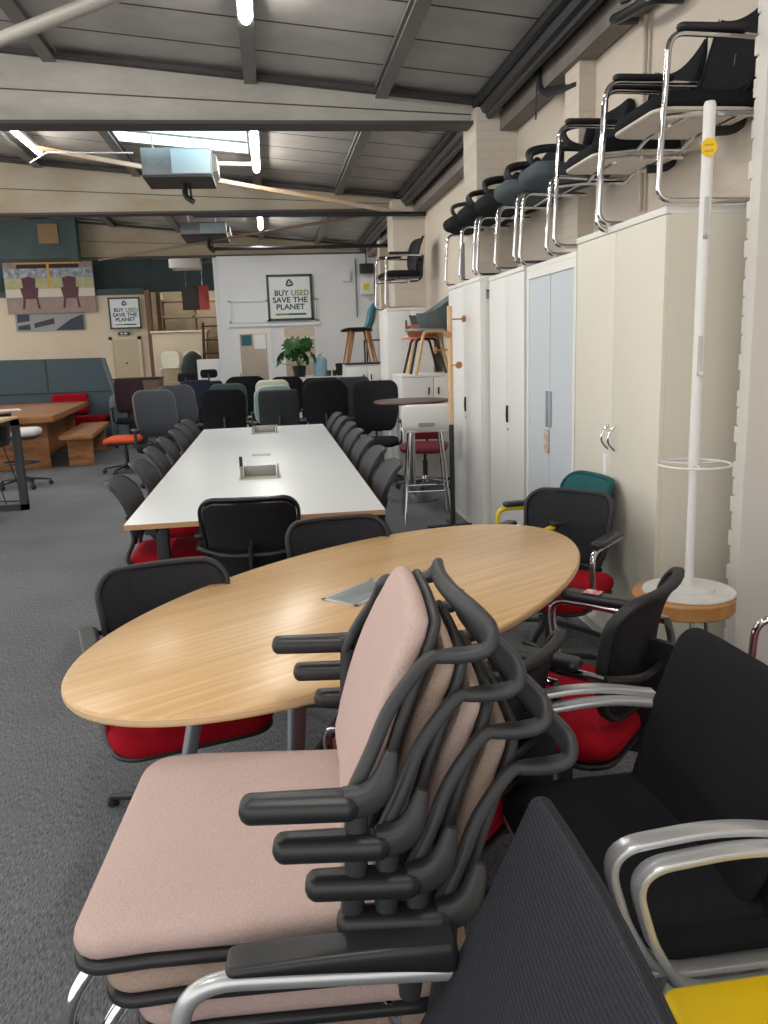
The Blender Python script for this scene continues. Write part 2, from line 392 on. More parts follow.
# glazed door in the partition
bm = nb()
for q in ((-.66, -.56, 0, 1.98), (-.04, .06, 0, 1.98), (-.56, -.04, 1.84, 1.98), (-.56, -.04, 0, .25)): box(bm, q[0], q[1], 16.19, 16.25, q[2], q[3])
door = struct('door_1', bm, WHT)
bm = nb(); box(bm, -.56, -.04, 16.215, 16.225, .25, 1.84); obj('door_glass', bm, GLASSW, door, False)
bm = nb(); box(bm, -.53, -.33, 16.2, 16.21, 1.62, 1.82); obj('door_notice', bm, mat('notice_blue', (40, 96, 116)), door, False)
bm = nb(); box(bm, -.29, -.06, 16.2, 16.21, 1.55, 1.83); obj('door_notice', bm, PAPER, door, False)
bm = nb(); box(bm, -.60, -.57, 16.13, 16.19, .95, 1.1, bev=.005); obj('door_handle', bm, STEEL, door)
bm = nb()
for q in ((.27, .31, .95, 1.98), (.91, .95, .95, 1.98), (.31, .91, 1.94, 1.98), (.31, .91, .95, 1.0), (.31, .91, 1.72, 1.75)): box(bm, q[0], q[1], 16.19, 16.26, q[2], q[3])
win = struct('window_1', bm, WHT)
bm = nb(); box(bm, .31, .91, 16.22, 16.23, 1.0, 1.94); obj('window_glass', bm, GLASSW, win, False)
# room behind the glazing
WOODW = mat('tan_timber_lining', (206, 186, 160), rough=.8, var=(188, 166, 140), vscale=2)
bm = nb(); box(bm, -.95, 2.15, 19.2, 19.3, 0, 3.3); struct('wall_store', bm, WOODW)
bm = nb(); box(bm, -.98, -.9, 16.3, 19.3, 0, 3.3); struct('wall_store_side', bm, PARTW)
# far beige wall, opening with shelves, second recess
bm = nb(); box(bm, -9, -3.1, 22, 22.15, 0, 3.15); struct('wall_far', bm, BACKW)
bm = nb(); box(bm, -9, -.9, 22.6, 22.75, 3.15, 5); box(bm, -9, -3.1, 21.95, 22.6, 3.05, 3.2); struct('wall_far_upper', bm, TEALW)
bm = nb(); box(bm, -4.6, 2.2, 25, 25.1, 0, 4.5); struct('wall_recess', bm, mat('recess_wall', (196, 180, 156), rough=.8, var=(160, 140, 112), vscale=.8))
bm = nb(); box(bm, -3.1, -2.98, 21.9, 22.2, 0, 3.15); box(bm, -2.9, -2.8, 22.5, 22.6, 0, 3.15); struct('trim_8', bm, mat('brown_post', (120, 92, 70), rough=.7))
bm = nb(); box(bm, -4.02, -3.38, 21.95, 22.0, .0, 1.92); d2 = struct('door_2', bm, mat('cream_door', (196, 180, 152), rough=.6))
bm = nb(); box(bm, -3.72, -3.68, 21.92, 21.95, 1.3, 1.34); obj('door_lock', bm, DKMET, d2)
bm = nb()
for q in ((-4.1, -4.02, 0, 2.0), (-3.38, -3.3, 0, 2.0), (-4.1, -3.3, 1.92, 2.0)): box(bm, q[0], q[1], 21.94, 22, q[2], q[3])
obj('door_frame', bm, BACKW, d2, False)
# roof beams
def beam(y, z0, label, m, th=.22):
    bm = nb()
    def top(x): return roofz(x)-.075
    xs = (-9, 2.0)
    prism(bm, [(xs[0], z0), (xs[1], z0), (xs[1], top(xs[1])), (xs[0], top(xs[0]))], y+.06, y+th-.06, 'XZ')
    o = obj('roof_beam', bm, m, None, False); tag(o, label, 'beam')
    b2 = nb(); prism(b2, [(xs[0], z0-.015), (xs[1], z0-.015), (xs[1], z0+.012), (xs[0], z0+.012)], y-.01, y+th, 'XZ'); obj('bottom_flange', b2, DKSTEEL, o, False)
    b3 = nb(); prism(b3, [(xs[0], top(xs[0])), (xs[1], top(xs[1])), (xs[1], top(xs[1])+.035), (xs[0], top(xs[0])+.035)], y-.01, y+th, 'XZ'); obj('top_flange', b3, DKSTEEL, o, False)
    b4 = nb(); prism(b4, [(xs[0], (z0+top(xs[0]))/2-.004), (xs[1], (z0+top(xs[1]))/2-.004), (xs[1], (z0+top(xs[1]))/2+.004), (xs[0], (z0+top(xs[0]))/2+.004)], y+.052, y+.06, 'XZ'); obj('seam', b4, DKSTEEL, o, False)
beam(7.0, 3.31, 'nearest tapered pale grey painted steel roof beam spanning the hall', BTAN)
beam(11.2, 3.31, 'second tapered roof beam with brown stains, behind the heater', BTAN2)
beam(16.2, 3.32, 'farthest tapered roof beam above the white partition', BTAN2)
bm = nb(); box(bm, -7, -3.45, 15.95, 16.15, 3.3, 3.99); o = obj('roof_girder', bm, TEALW, None, False); tag(o, 'dark teal painted girder with a brown patch at upper left', 'beam')
bm = nb(); box(bm, -4.03, -3.68, 15.93, 15.95, 3.56, 3.9); obj('brown_patch', bm, mat('brown_patch', (130, 104, 70)), o, False)
bm = nb(); box(bm, -3.5, -3.36, 15.9, 16.15, 3.25, 4.0); o = obj('roof_bracket', bm, mat('teal_post', (52, 74, 74)), None, False); tag(o, 'short teal steel post at the right end of the teal girder', 'bracket')
# purlins
for i, (x, wd) in enumerate(((1.04, .10), (-.02, .10), (-1.55, .10), (-2.75, .10), (-4.2, .1))):
    bm = nb(); zt = roofz(x)
    box(bm, x-wd/2, x+wd/2, -3, 21.9, zt-.03, zt-.006); box(bm, x-.012, x+.012, -3, 21.9, zt-.085, zt-.03); box(bm, x-wd/2, x+wd/2, -3, 21.9, zt-.10, zt-.085)
    o = obj('roof_purlin', bm, MIDSTEEL, None, False)
    tag(o, 'grey steel purlin running the length of the roof, ' + ('nearest the right wall', 'carrying the central lamps', 'left of the central lamps', 'above the left lamp', 'at the far left')[i], 'purlin')
# skylight
bm = nb(); x0, x1 = -1.5, -.1; prism(bm, [(x0, roofz(x0)-.012), (x1, roofz(x1)-.012), (x1, roofz(x1)-.006), (x0, roofz(x0)-.006)], 8.2, 9.8, 'XZ')
o = obj('window_2', bm, SKYL, None, False); o['kind'] = 'structure'
bm = nb()
for yy in (8.75, 9.28): prism(bm, [(x0, roofz(x0)-.03), (x1, roofz(x1)-.03), (x1, roofz(x1)-.012), (x0, roofz(x0)-.012)], yy-.012, yy+.012, 'XZ')
obj('glazing_bar', bm, MIDSTEEL, o, False)
# lamps
def batten(x, y0, y1, label, z=None):
    t = thing('batten_lamp', label, 'lamp', (x, (y0+y1)/2, (z or roofz(x)-.155)), 0, None); L_ = (y1-y0)/2
    bm = nb(); box(bm, -.035, .035, -L_, L_, .0, .045, bev=.006); obj('lamp_housing', bm, WHT, t)
    bm = nb(); pts = [(.033*cos(a), .03*sin(a)) for a in [pi+pi*i/10 for i in range(11)]]; prism(bm, [(p[0], p[1]) for p in pts], -L_+.01, L_-.01, 'XZ'); obj('diffuser', bm, DIFF, t)
    bm = nb()
    for yy in (-L_*.7, L_*.7): tube(bm, [(0, yy, .045), (0, yy, .152)], .006, 6)
    obj('hanger', bm, STEEL, t)
batten(-.02, 4.55, 5.76, 'bright strip lamp under the roof at the top edge, nearest of the central row', 3.60)
batten(-.02, 8.3, 10.2, 'bright strip lamp right of the skylight, middle of the central row', 3.605)
batten(-.02, 13.3, 14.8, 'bright strip lamp over the partition end, farthest of the central row', 3.605)
batten(-2.45, 9.0, 10.15, 'bright strip lamp on the left above the diagonal bar', 3.80)
for k_, (x, y) in enumerate(((-.02, 1.0), (-2.45, 1.0), (-2.45, 5), (-4.9, 5), (-4.9, 9.5), (-4.9, 14), (-2.45, 18.5), (-4.9, 18.5), (-1.7, 23.5), (.6, 18.0))):  # unseen battens added to light the hall, far recess and store room
    batten(x, y-.7, y+.7, 'added unseen strip lamp under the roof, '+('above the viewer', 'left of the viewer', 'left beyond the frame, near', 'far left, near', 'far left, middle', 'far left over the booth', 'over the far door', 'far left over the far wall', 'in the far recess', 'in the store room behind the partition')[k_], None)
# diagonal bars and services
def bar(name, p0, p1, r, m, label, cat='bar', flat=None):
    bm = nb()
    if flat: sweep(bm, [p0, p1], rrect(flat[0], flat[1], min(flat)*.2), up=(0, 0, 1))
    else: cone(bm, p0, p1, r, r, 12)
    return tag(obj(name, bm, m), label, cat)
bar('diagonal_brace', (-2.85, 7.0, 3.53), (-.22, 4.80, 3.535), .043, mat('brace_grey', (150, 146, 140), rough=.5), 'thick grey tubular brace crossing the top left corner', 'brace')
bar('diagonal_brace', (-2.34, 9.65, 3.73), (1.84, 11.0, 3.23), 0, mat('rusty_bar', (206, 202, 196), rough=.6, var=(190, 156, 116), vscale=.9), 'thin pale flat diagonal bar passing in front of the heater', 'brace', flat=(.03, .05))
bar('diagonal_brace', (-3.0, 15.9, 3.25), (1.52, 11.75, 3.34), .02, mat('brown_rod', (126, 104, 84), rough=.6), 'slim brown diagonal rod above the partition', 'brace')
# heater units
def heater(x0, x1, y0, y1, z0, z1, label):
    t = thing('suspended_heater', label, 'heater', ((x0+x1)/2, (y0+y1)/2, z0)); w = (x1-x0)/2; d = (y1-y0)/2; h = z1-z0
    bm = nb(); box(bm, -w, w, -d, d, .02, h, bev=.01); obj('casing', bm, mat('galvanised', (150, 156, 160), rough=.4, metal=.5, var=(128, 132, 136), vscale=6), t)
    bm = nb(); box(bm, -w, w, -d, d, 0, .02); obj('underside', bm, mat('dark_underside', (66, 62, 62), rough=.7), t)
    bm = nb(); box(bm, -w*.15, w*.96, -d-.012, -d, .03, h-.02, bev=.004); obj('access_panel', bm, mat('pale_blue_panel', (178, 198, 206), rough=.35), t, label='pale blue access panel')
    bm = nb(); prism(bm, [(w, .04), (w+.05, .08), (w+.05, h-.06), (w, h-.02)], -d*.8, d*.8, 'XZ'); obj('outlet', bm, MIDSTEEL, t)
    for sx in (-.7, .5):
        bm = nb(); tube(bm, [(w*sx, -d*.5, h), (w*sx, -d*.5, h+.18)], .008, 6); tube(bm, [(w*sx-.08, -d*.5, h+.02), (w*sx+.08, -d*.5, h+.02)], .015, 6); obj('hanger', bm, STEEL, t)
    bm = nb(); tube(bm, [(w*.1, 0, 0), (w*.1, -.02, -.14), (w*.35, -.05, -.2)], .03, 8, fr=.04); tube(bm, [(w*.25, 0, 0), (w*.28, 0, -.16)], .012, 6); obj('pipe', bm, BLKP, t)
heater(-1.17, -.47, 8.9, 9.6-.06, 3.28, 3.56, 'galvanised box heater with pale blue panel hanging under the skylight')
heater(-1.25, -.55, 13.3, 14.3, 3.30, 3.50, 'smaller grey box heater hanging farther back, beyond the second beam')
bm = nb(); tube(bm, [(-.45, 9.35, 3.5), (-.03, 9.35, 3.49)], .022, 8); tag(obj('white_pipe', bm, WHT), 'short white pipe between the heater and the central lamp', 'pipe')
bm = nb(); tube(bm, [(-.85, 10.9, 3.22), (2.15, 10.9, 3.2)], .03, 8); tag(obj('black_pipe', bm, BLKP), 'black pipe running across from the heater to the right wall', 'pipe')
bm = nb(); tube(bm, [(-.88, 13.85, 3.2), (-.8, 14.0, 3.18), (2.15, 14.0, 3.18)], .03, 8); tag(obj('black_pipe', bm, BLKP), 'black pipe beyond the second beam, running to the right wall', 'pipe')
bm = nb(); tube(bm, [(-2.4, 9.5, 3.55), (-2.2, 9.45, 3.64), (-1.3, 9.3, 3.60)], .008, 6); tag(obj('cable', bm, WHT), 'thin white cable looping from the left lamp to the heater', 'cable')
# eaves: black service bundle, steel gutter beam, conduit
bm = nb()
for dx, dz, r in ((0, 0, .055), (-.05, .07, .04), (.06, .05, .045), (.02, -.06, .03)): tube(bm, [(1.89+dx, -3, 3.40+dz), (1.89+dx, 6, 3.40+dz), (1.89+dx, 16.1, 3.40+dz)], r, 8)
tag(obj('service_bundle', bm, BLKP), 'black bundle of pipes and cables running along the eaves', 'pipe')
bm = nb(); box(bm, 2.00, 2.13, -3, 16.1, 3.22, 3.36); box(bm, 2.03, 2.10, -3, 16.1, 3.36, 3.5); tag(obj('eaves_beam', bm, mat('eaves_grey', (128, 122, 114), rough=.6, var=(100, 94, 88), vscale=2), None, False), 'grey steel eaves beam along the top of the right wall', 'beam')
bm = nb(); tube(bm, [(2.12, 4.5, 2.2), (2.12, 4.5, 3.2)], .014, 8); box(bm, 2.09, 2.15, 4.46, 4.54, 2.62, 2.72, bev=.005); tag(obj('conduit', bm, mat('conduit_grey', (176, 166, 154), rough=.5)), 'thin vertical conduit on the right wall above the cabinets', 'conduit')
bm = nb(); tube(bm, [(1.98, 5.9, 3.42), (2.0, 5.85, 3.2), (2.08, 5.4, 3.12)], .03, 8, fr=.08); tube(bm, [(2.02, 5.8, 3.17), (2.05, 5.3, 3.1)], .018, 6); tube(bm, [(1.98, 5.9, 3.3), (1.98, 5.92, 3.05)], .006, 5); tag(obj('cable_loop', bm, BLKP), 'black sagging cable loop below the eaves bundle', 'cable')
bm = nb(); tube(bm, [(2.12, 4.6, 3.22), (1.98, 4.62, 3.22), (1.95, 4.45, 3.17), (1.97, 4.1, 3.13), (2.12, 4.1, 3.13)], .028, 8, fr=.06); tube(bm, [(1.98, 4.5, 3.27), (2.12, 4.1, 3.22)], .02, 8); tag(obj('wall_bracket', bm, BLKP), 'black curved bracket on the wall at the top edge', 'bracket')
# white floor line by the cabinets
bm = nb(); box(bm, 1.60, 1.66, 3.3, 7.3, 0, .05); o = obj('baseboard_right', bm, EDGEC, None, False); o['kind'] = 'structure'

# ------------------------------------------------------------------ cabinets
def handle_bow(bm, y, z, x, h=.12, s=1):
    tube(bm, crom([(x, y, z-h/2), (x-.028, y, z-h/4), (x-.036, y, z), (x-.028, y, z+h/4), (x, y, z+h/2)], 4), .0055, 8)
def cabinet(y0, y1, x0, h, label, body, doorm, style, x1=None):
    x1 = x1 or x0+.45
    t = thing('storage_cabinet', label, 'cabinet', ((x0+x1)/2, (y0+y1)/2, 0)); cx, cy = (x0+x1)/2, (y0+y1)/2
    a, b = x0-cx, x1-cx; c, d = y0-cy, y1-cy
    bm = nb()
    box(bm, a+.02, b, c, c+.02, .05, h-.03); box(bm, a+.02, b, d-.02, d, .05, h-.03); box(bm, b-.015, b, c, d, .05, h-.03); box(bm, a+.03, b, c, d, .05, .09)
    obj('carcass', bm, body, t, False)
    bm = nb(); box(bm, a-.004, b, c-.002, d+.002, h-.03, h, bev=.003); obj('top_panel', bm, EDGEC, t)
    bm = nb(); box(bm, a+.03, b-.02, c+.01, d-.01, 0, .05); obj('plinth', bm, EDGEC, t, False)
    m_ = 0
    if style == 'tambour':
        bm = nb()
        for q in ((c, c+.035), (d-.035, d)): box(bm, a-.002, a+.02, q[0], q[1], .05, h-.03)
        box(bm, a-.002, a+.02, c+.035, d-.035, h-.08, h-.03); obj('front_frame', bm, EDGEC, t, False)
        for s, (p, q) in enumerate(((c+.035, -.004), (.004, d-.035))):
            bm = nb(); n = 22; w = (q-p)/n
            for i in range(n): box(bm, a+.006, a+.018, p+w*i+.0008, p+w*(i+1)-.0008, .06, h-.082)
            dr = obj('door', bm, doorm, t, False)
            bm = nb(); yy = (q-.035) if s == 0 else p+.012
            box(bm, a-.012, a+.006, yy, yy+.02, h*.5, h*.5+.22, bev=.004); obj('handle', bm, mat('grip_grey', (168, 174, 180), rough=.4), dr)
            if s == 1:
                bm = nb(); box(bm, a-.008, a+.004, yy-.02, yy+.05, h*.5-.16, h*.5-.02, bev=.003); obj('hang_tag', bm, mat('tag_paper', (222, 214, 206), rough=.7, var=(150, 120, 110), vscale=60), dr, label='white and red paper tag hanging by the handle')
    else:
        mid = (c+d)/2
        for s, (p, q) in enumerate(((c+.003, mid-.0015), (mid+.0015, d-.003))):
            bm = nb(); box(bm, a, a+.02, p, q, .052, h-.033, bev=.0015); dr = obj('door', bm, doorm, t)
            if style == 'bow':
                bm = nb(); handle_bow(bm, (mid-.04 if s == 0 else mid+.04), 1.02, a, s=1 if s == 0 else -1); obj('handle', bm, CHROME, dr)
                if s == 1:
                    bm = nb(); box(bm, a-.004, a, mid+.05, mid+.09, .76, .93, bev=.002); obj('paper_slip', bm, PAPER, dr)
            elif s == 0:
                bm = nb(); sweep(bm, [(a-.004, mid-.05, h*.5-.05), (a-.008, mid-.05, h*.5), (a-.004, mid-.05, h*.5+.07)], rrect(.02, .012, .004), up=(0, 1, 0)); obj('handle', bm, DKMET, dr)
                bm = nb(); lathe(bm, [(0, 0), (.008, 0), (.008, .004), (0, .004)], n=10); oo = obj('lock', bm, DKMET, dr); oo.rotation_euler = (0, -pi/2, 0); oo.location = (a, mid-.05, h*.5-.1)
    return t
cabinet(3.28, 4.27, 1.66, 2.03, 'wide cream two-door cabinet with bow handles, nearest of the tall cabinets', CREAM, CREAM, 'bow', 2.13)
cabinet(4.285, 5.14, 1.665, 1.97, 'cool white tambour cabinet with ribbed doors and a hanging paper tag', EDGEC, COOLW, 'tambour', 2.13)
cabinet(5.18, 6.03, 1.66, 1.985, 'narrow white double door cabinet between tambour unit and farthest tall one', EDGEC, WHT, 'slot', 2.12)
c4 = cabinet(6.07, 7.16, 1.60, 2.0, 'farthest tall white cabinet, standing proud of the row with small label', EDGEC, WHT, 'slot', 1.79)
bm = nb(); box(bm, -.05, .03, -.549, -.546, 1.83, 1.90); obj('maker_label', bm, mat('label_grey', (150, 150, 150)), c4, False); 
bm = nb(); box(bm, -.045, .02, -.551, -.549, 1.885, 1.893); obj('label_print', bm, DKMET, c4, False)
bm = nb(); box(bm, 1.655, 1.657, 3.30, 3.42, 2.008, 2.018); o = None; bm.free()
# low white units farther back
def unit(x0, x1, y0, y1, h, label, m=WHT, name='low_cabinet', doors=2):
    cx, cy = (x0+x1)/2, (y0+y1)/2; t = thing(name, label, 'cabinet', (cx, cy, 0)); w = (x1-x0)/2; d = (y1-y0)/2
    bm = nb(); box(bm, -w, w, -d+.02, d, .03, h-.025); obj('carcass', bm, m, t, False)
    bm = nb(); box(bm, -w-.005, w+.005, -d-.005, d, h-.025, h, bev=.003); obj('top_panel', bm, m, t)
    bm = nb(); box(bm, -w+.02, w-.02, -d+.05, d-.02, 0, .03); obj('plinth', bm, DKMET, t, False)
    for i in range(doors):
        a = -w+2*w*i/doors+.004; b = -w+2*w*(i+1)/doors-.004
        bm = nb(); box(bm, a, b, -d, -d+.018, .035, h-.03, bev=.002); dr = obj('door', bm, m, t)
        bm = nb(); xx = b-.05 if i == 0 else a+.05; box(bm, xx-.008, xx+.008, -d-.012, -d, h-.22, h-.14, bev=.003); obj('handle', bm, DKMET, dr)
    return t
unit(1.42, 2.12, 8.75, 9.45, 1.19, 'low white cabinet carrying the grey and coral tub chairs')
unit(1.44, 2.02, 9.9, 10.6, 1.955, 'taller white cabinet carrying the black wire-legged armchair', doors=2)
t = unit(1.07, 1.66, 11.5, 12.1, 1.27, 'small white cabinet with dark top carrying the blue wooden legged chairs')
bm = nb(); box(bm, -.31, .31, -.32, .3, 1.27, 1.29); obj('dark_top', bm, DKMET, t, False)
# black shelf frame behind blue chairs
t = thing('shelf_frame', 'black metal shelf frame standing beside the blue chairs', 'shelf', (1.72, 12.45, 0))
bm = nb()
for x in (-.25, .25):
    for y in (-.15, .15): box(bm, x-.012, x+.012, y-.012, y+.012, 0, 1.62)
obj('upright', bm, DKMET, t, False)
for z in (.5, 1.1, 1.6):
    bm = nb(); box(bm, -.26, .26, -.16, .16, z, z+.02); obj('shelf', bm, DKMET, t, False)
# picture panel behind chairs above the cabinets
t = thing('picture_panel', 'dark grey picture panel with faded red shapes leaning on right wall', 'picture', (2.12, 7.75, 1.5))
bm = nb(); box(bm, -.015, .015, -.38, 1.0, 0, 1.05); obj('board', bm, mat('slate_board', (92, 94, 98), rough=.8), t, False)
bm = nb(); box(bm, -.02, -.015, -.3, .1, .5, .9); obj('print', bm, mat('faded_print', (168, 150, 142), rough=.7, var=(110, 60, 58), vscale=7), t, False)
bm = nb(); box(bm, 1.75, 2.1, 7.45, 7.75, 2.0, 2.32, bev=.006); bm.free()

# ------------------------------------------------------------------ chair builders (front = local +Y)
def castor_base(t, r=.30, m=BLKP, h=.36, colm=BLKP, hub=.09):
    bm = nb(); lathe(bm, [(0, hub+.05), (.035, hub+.05), (.045, hub), (.045, hub-.03), (0, hub-.03)], n=14)
    for k in range(5):
        a = 2*pi*k/5+.3; d = Vector((cos(a), sin(a), 0))
        sweep(bm, [d*.03+Vector((0, 0, hub+.01)), d*(r*.55)+Vector((0, 0, hub)), d*r+Vector((0, 0, .07))], rrect(.045, .03, .01, 2), up=(0, 0, 1), scl=[1, .85, .6])
    b = obj('star_base', bm, m, t)
    for k in range(5):
        a = 2*pi*k/5+.3; bm = nb(); c = Vector((cos(a)*r, sin(a)*r, .03)); s = Vector((-sin(a), cos(a), 0))
        for sg in (-1, 1): cone(bm, c+s*sg*.006, c+s*sg*.024, .028, .026, 12)
        cone(bm, c, c+Vector((0, 0, .05)), .008, .008, 6)
        obj('castor', bm, BLKP, b)
    bm = nb(); cone(bm, (0, 0, hub), (0, 0, h-.1), .026, .026, 12); cone(bm, (0, 0, h-.12), (0, 0, h+.03), .016, .016, 10); obj('gas_column', bm, colm, t)

def task_chair(label, loc, rz, backm=BLKF, seatm=BLKF, w=.48, top=1.02, head=False, arms=True, basem=BLKP, rim=None, taper=.85, square=.05, armcol=BLKP, bow=.035, seat_h=.48, group=None, bot=.56, cat='chair', name='task_chair'):
    t = thing(name, label, cat, loc, rz, group)
    castor_base(t, m=basem, h=seat_h-.08)
    bm = nb(); box(bm, -.12, .12, -.14, .12, seat_h-.10, seat_h-.06, bev=.012); obj('mechanism', bm, BLKP, t)
    bm = nb(); pad(bm, .50, .48, .075, .10, lambda v: Vector((v.x, v.y+.01, seat_h-.035+v.z-.02*max(0, (v.y-.12)/.12)**2)), e=.05, crown=.01); obj('seat', bm, seatm, t)
    tab = smooth_tab([(bot-.05, -.22), (bot+.12, -.20), (top-.15, -.25), (top+.02, -.30)])
    wt = [(bot, taper), (bot+.2, 1), (top-.1, 1), (top, .94)]
    bm = nb(); pad(bm, w, top-bot, .035, square, back_warp(tab, bot, top, bow, wt), e=.02); bk = obj('backrest', bm, backm, t)
    if rim:
        bm = nb(); wf = back_warp(tab, bot, top, bow, wt); tube(bm, [wf(Vector((p.x, p.y, 0))) for p in outline(w, top-bot, square)], .013, 8, closed=True); obj('back_rim', bm, rim, bk)
    bm = nb(); sweep(bm, crom([(0, -.10, seat_h-.08), (0, -.24, seat_h-.07), (0, -.285, bot+.02), (0, -.26, bot+.2)], 5), rrect(.07, .025, .01, 2), up=(1, 0, 0), scl=None); obj('back_support', bm, BLKP, t)
    if arms:
        for s in (-1, 1):
            bm = nb(); tube(bm, [(s*.12, 0, seat_h-.08), (s*.29, 0, seat_h-.07), (s*.30, -.02, seat_h+.17)], .018, 8, fr=.06); a = obj('arm_support', bm, armcol, t)
            bm = nb(); pad(bm, .085, .25, .028, .035, lambda v, s=s: Vector((v.x+s*.295, v.y+.02, seat_h+.185+v.z))); obj('arm_pad', bm, BLKP, a)
    if head:
        bm = nb(); pad(bm, .28, .14, .06, .05, lambda v: Vector((v.x, -.30+v.z+.04*(v.x/.14)**2, top+.12+v.y))); hd = obj('headrest', bm, seatm, t)
        bm = nb(); tube(bm, [(0, -.31, top-.08), (0, -.34, top+.02), (0, -.32, top+.12)], .014, 8, fr=.04); obj('headrest_stem', bm, BLKP, hd)
    return t

def cantilever(t, r=.0125, m=CHROME, arm_z=.64, hw=.275, y0=-.22, y1=.27, armpad=True, padm=BLKP, y_arm=-.2, pad_len=.3, under=None):
    bm = nb(); cor = .07
    pts = [(-hw+.01, y_arm, arm_z-.01), (-hw, y1-.03, arm_z), (-hw, y1, r), (-hw, y0, r), (hw, y0, r), (hw, y1, r), (hw, y1-.03, arm_z), (hw-.01, y_arm, arm_z-.01)]
    tube(bm, pts, r, 10, fr=cor, seg=6); fr_ = obj('tube_frame', bm, m, t)
    if armpad:
        for s in (-1, 1):
            bm = nb(); pad(bm, .055, pad_len, .024, .024, lambda v, s=s: Vector((v.x+s*hw, v.y+y1-.06-pad_len/2, arm_z+r+.008+v.z))); obj('arm_pad', bm, padm, t)
    return fr_
def conf_chair(label, loc, rz, seatm=RED, backm=BLKM, tubem=CHROME, name='armchair', group=None, top=.87, w=.44, underm=None, arm_z=.64, rimm=None, armpad=True, solid=False, padm=BLKP, bow=.05, lean=.06, hw=.255, base='cantilever'):
    rimm = rimm or mat('rim_black', (32, 33, 37), rough=.6); t = thing(name, label, 'chair', loc, rz, group)
    if base == 'star':
        for s in (-1, 1):
            bm = nb(); tube(bm, [(s*(hw-.01), -.2, arm_z-.01), (s*hw, .17, arm_z), (s*(hw-.01), .12, .365), (s*.08, -.02, .36)], .0125, 10, fr=.07, seg=6); al = obj('arm_loop', bm, tubem, t)
            bm = nb(); pad(bm, .06, .27, .026, .024, lambda v, s=s: Vector((v.x+s*hw, v.y-.01, arm_z+.0205+v.z))); obj('arm_pad', bm, padm, al)
        bm = nb(); lathe(bm, [(0, .12), (.04, .12), (.045, .05), (0, .05)], n=14)
        for k in range(4):
            a_ = pi/4+k*pi/2; d = Vector((cos(a_), sin(a_), 0)); sweep(bm, [d*.03+Vector((0, 0, .085)), d*.18+Vector((0, 0, .062)), d*.33+Vector((0, 0, .028))], rrect(.038, .022, .006, 2), up=(0, 0, 1), scl=[1.1, .95, .7])
        sb = obj('star_base', bm, BLKP, t)
        for k in range(4):
            a_ = pi/4+k*pi/2; d = Vector((cos(a_), sin(a_), 0)); bm = nb(); lathe(bm, [(0, 0), (.02, 0), (.02, .022), (0, .022)], c=tuple(d*.325), n=12); obj('glide', bm, BLKP, sb)
        bm = nb(); cone(bm, (0, 0, .1), (0, 0, .37), .024, .02, 12); obj('column', bm, BLKP, t)
    else:
        fr_ = cantilever(t, m=tubem, arm_z=arm_z, armpad=armpad, padm=padm, hw=hw)
        bm = nb()
        for y in (.08, -.14): tube(bm, [(-hw, y, .345), (-.2, y, .372), (.2, y, .372), (hw, y, .345)], .011, 8, fr=.03)
        for s in (-1, 1): tube(bm, [(s*hw, .262, .33), (s*hw, .1, .345), (s*hw, -.16, .345)], .011, 8)
        obj('seat_rail', bm, tubem, t)
    bm = nb(); pad(bm, .49, .47, .075, .09, lambda v: Vector((v.x, v.y+.02, .425+v.z-.02*max(0, (v.y-.12)/.12)**2)), e=.045, crown=.008); obj('seat', bm, seatm, t)
    bm = nb(); pad(bm, .48, .46, .016, .085, lambda v: Vector((v.x, v.y+.02, .382+v.z+.0*v.x))); obj('seat_shell', bm, underm or BLKP, t)
    tab = smooth_tab([(.42, -.20), (.55, -.205), (.72, -.215-lean*.4), (top+.01, -.235-lean)])
    wt = [(.46, .80), (.62, .95), (.75, 1), (top, 1)]; bot = .48
    bm = nb(); wf = back_warp(tab, bot, top, bow, wt); pad(bm, w-.02, top-bot-.02, .016 if not solid else .03, .06, wf, e=.01); bk = obj('backrest', bm, backm, t)
    bm = nb(); sweep(bm, [wf(Vector((p.x, p.y, 0))) for p in outline(w, top-bot, .07)], rrect(.018, .03, .008, 2), closed=True, up=(0, 1, 0)); obj('back_rim', bm, rimm, bk)
    bm = nb(); sweep(bm, crom([(0, -.12, .38), (0, -.235, .40), (0, -.25, .52), (0, -.265, .66)], 5), rrect(.10, .018, .008, 2), up=(1, 0, 0))
    tube(bm, [(-hw+.01, -.2, arm_z-.01), (-.12, -.255, .60), (.12, -.255, .60), (hw-.01, -.2, arm_z-.01)], .011, 8, fr=.06); obj('back_brace', bm, BLKP, t)
    return t

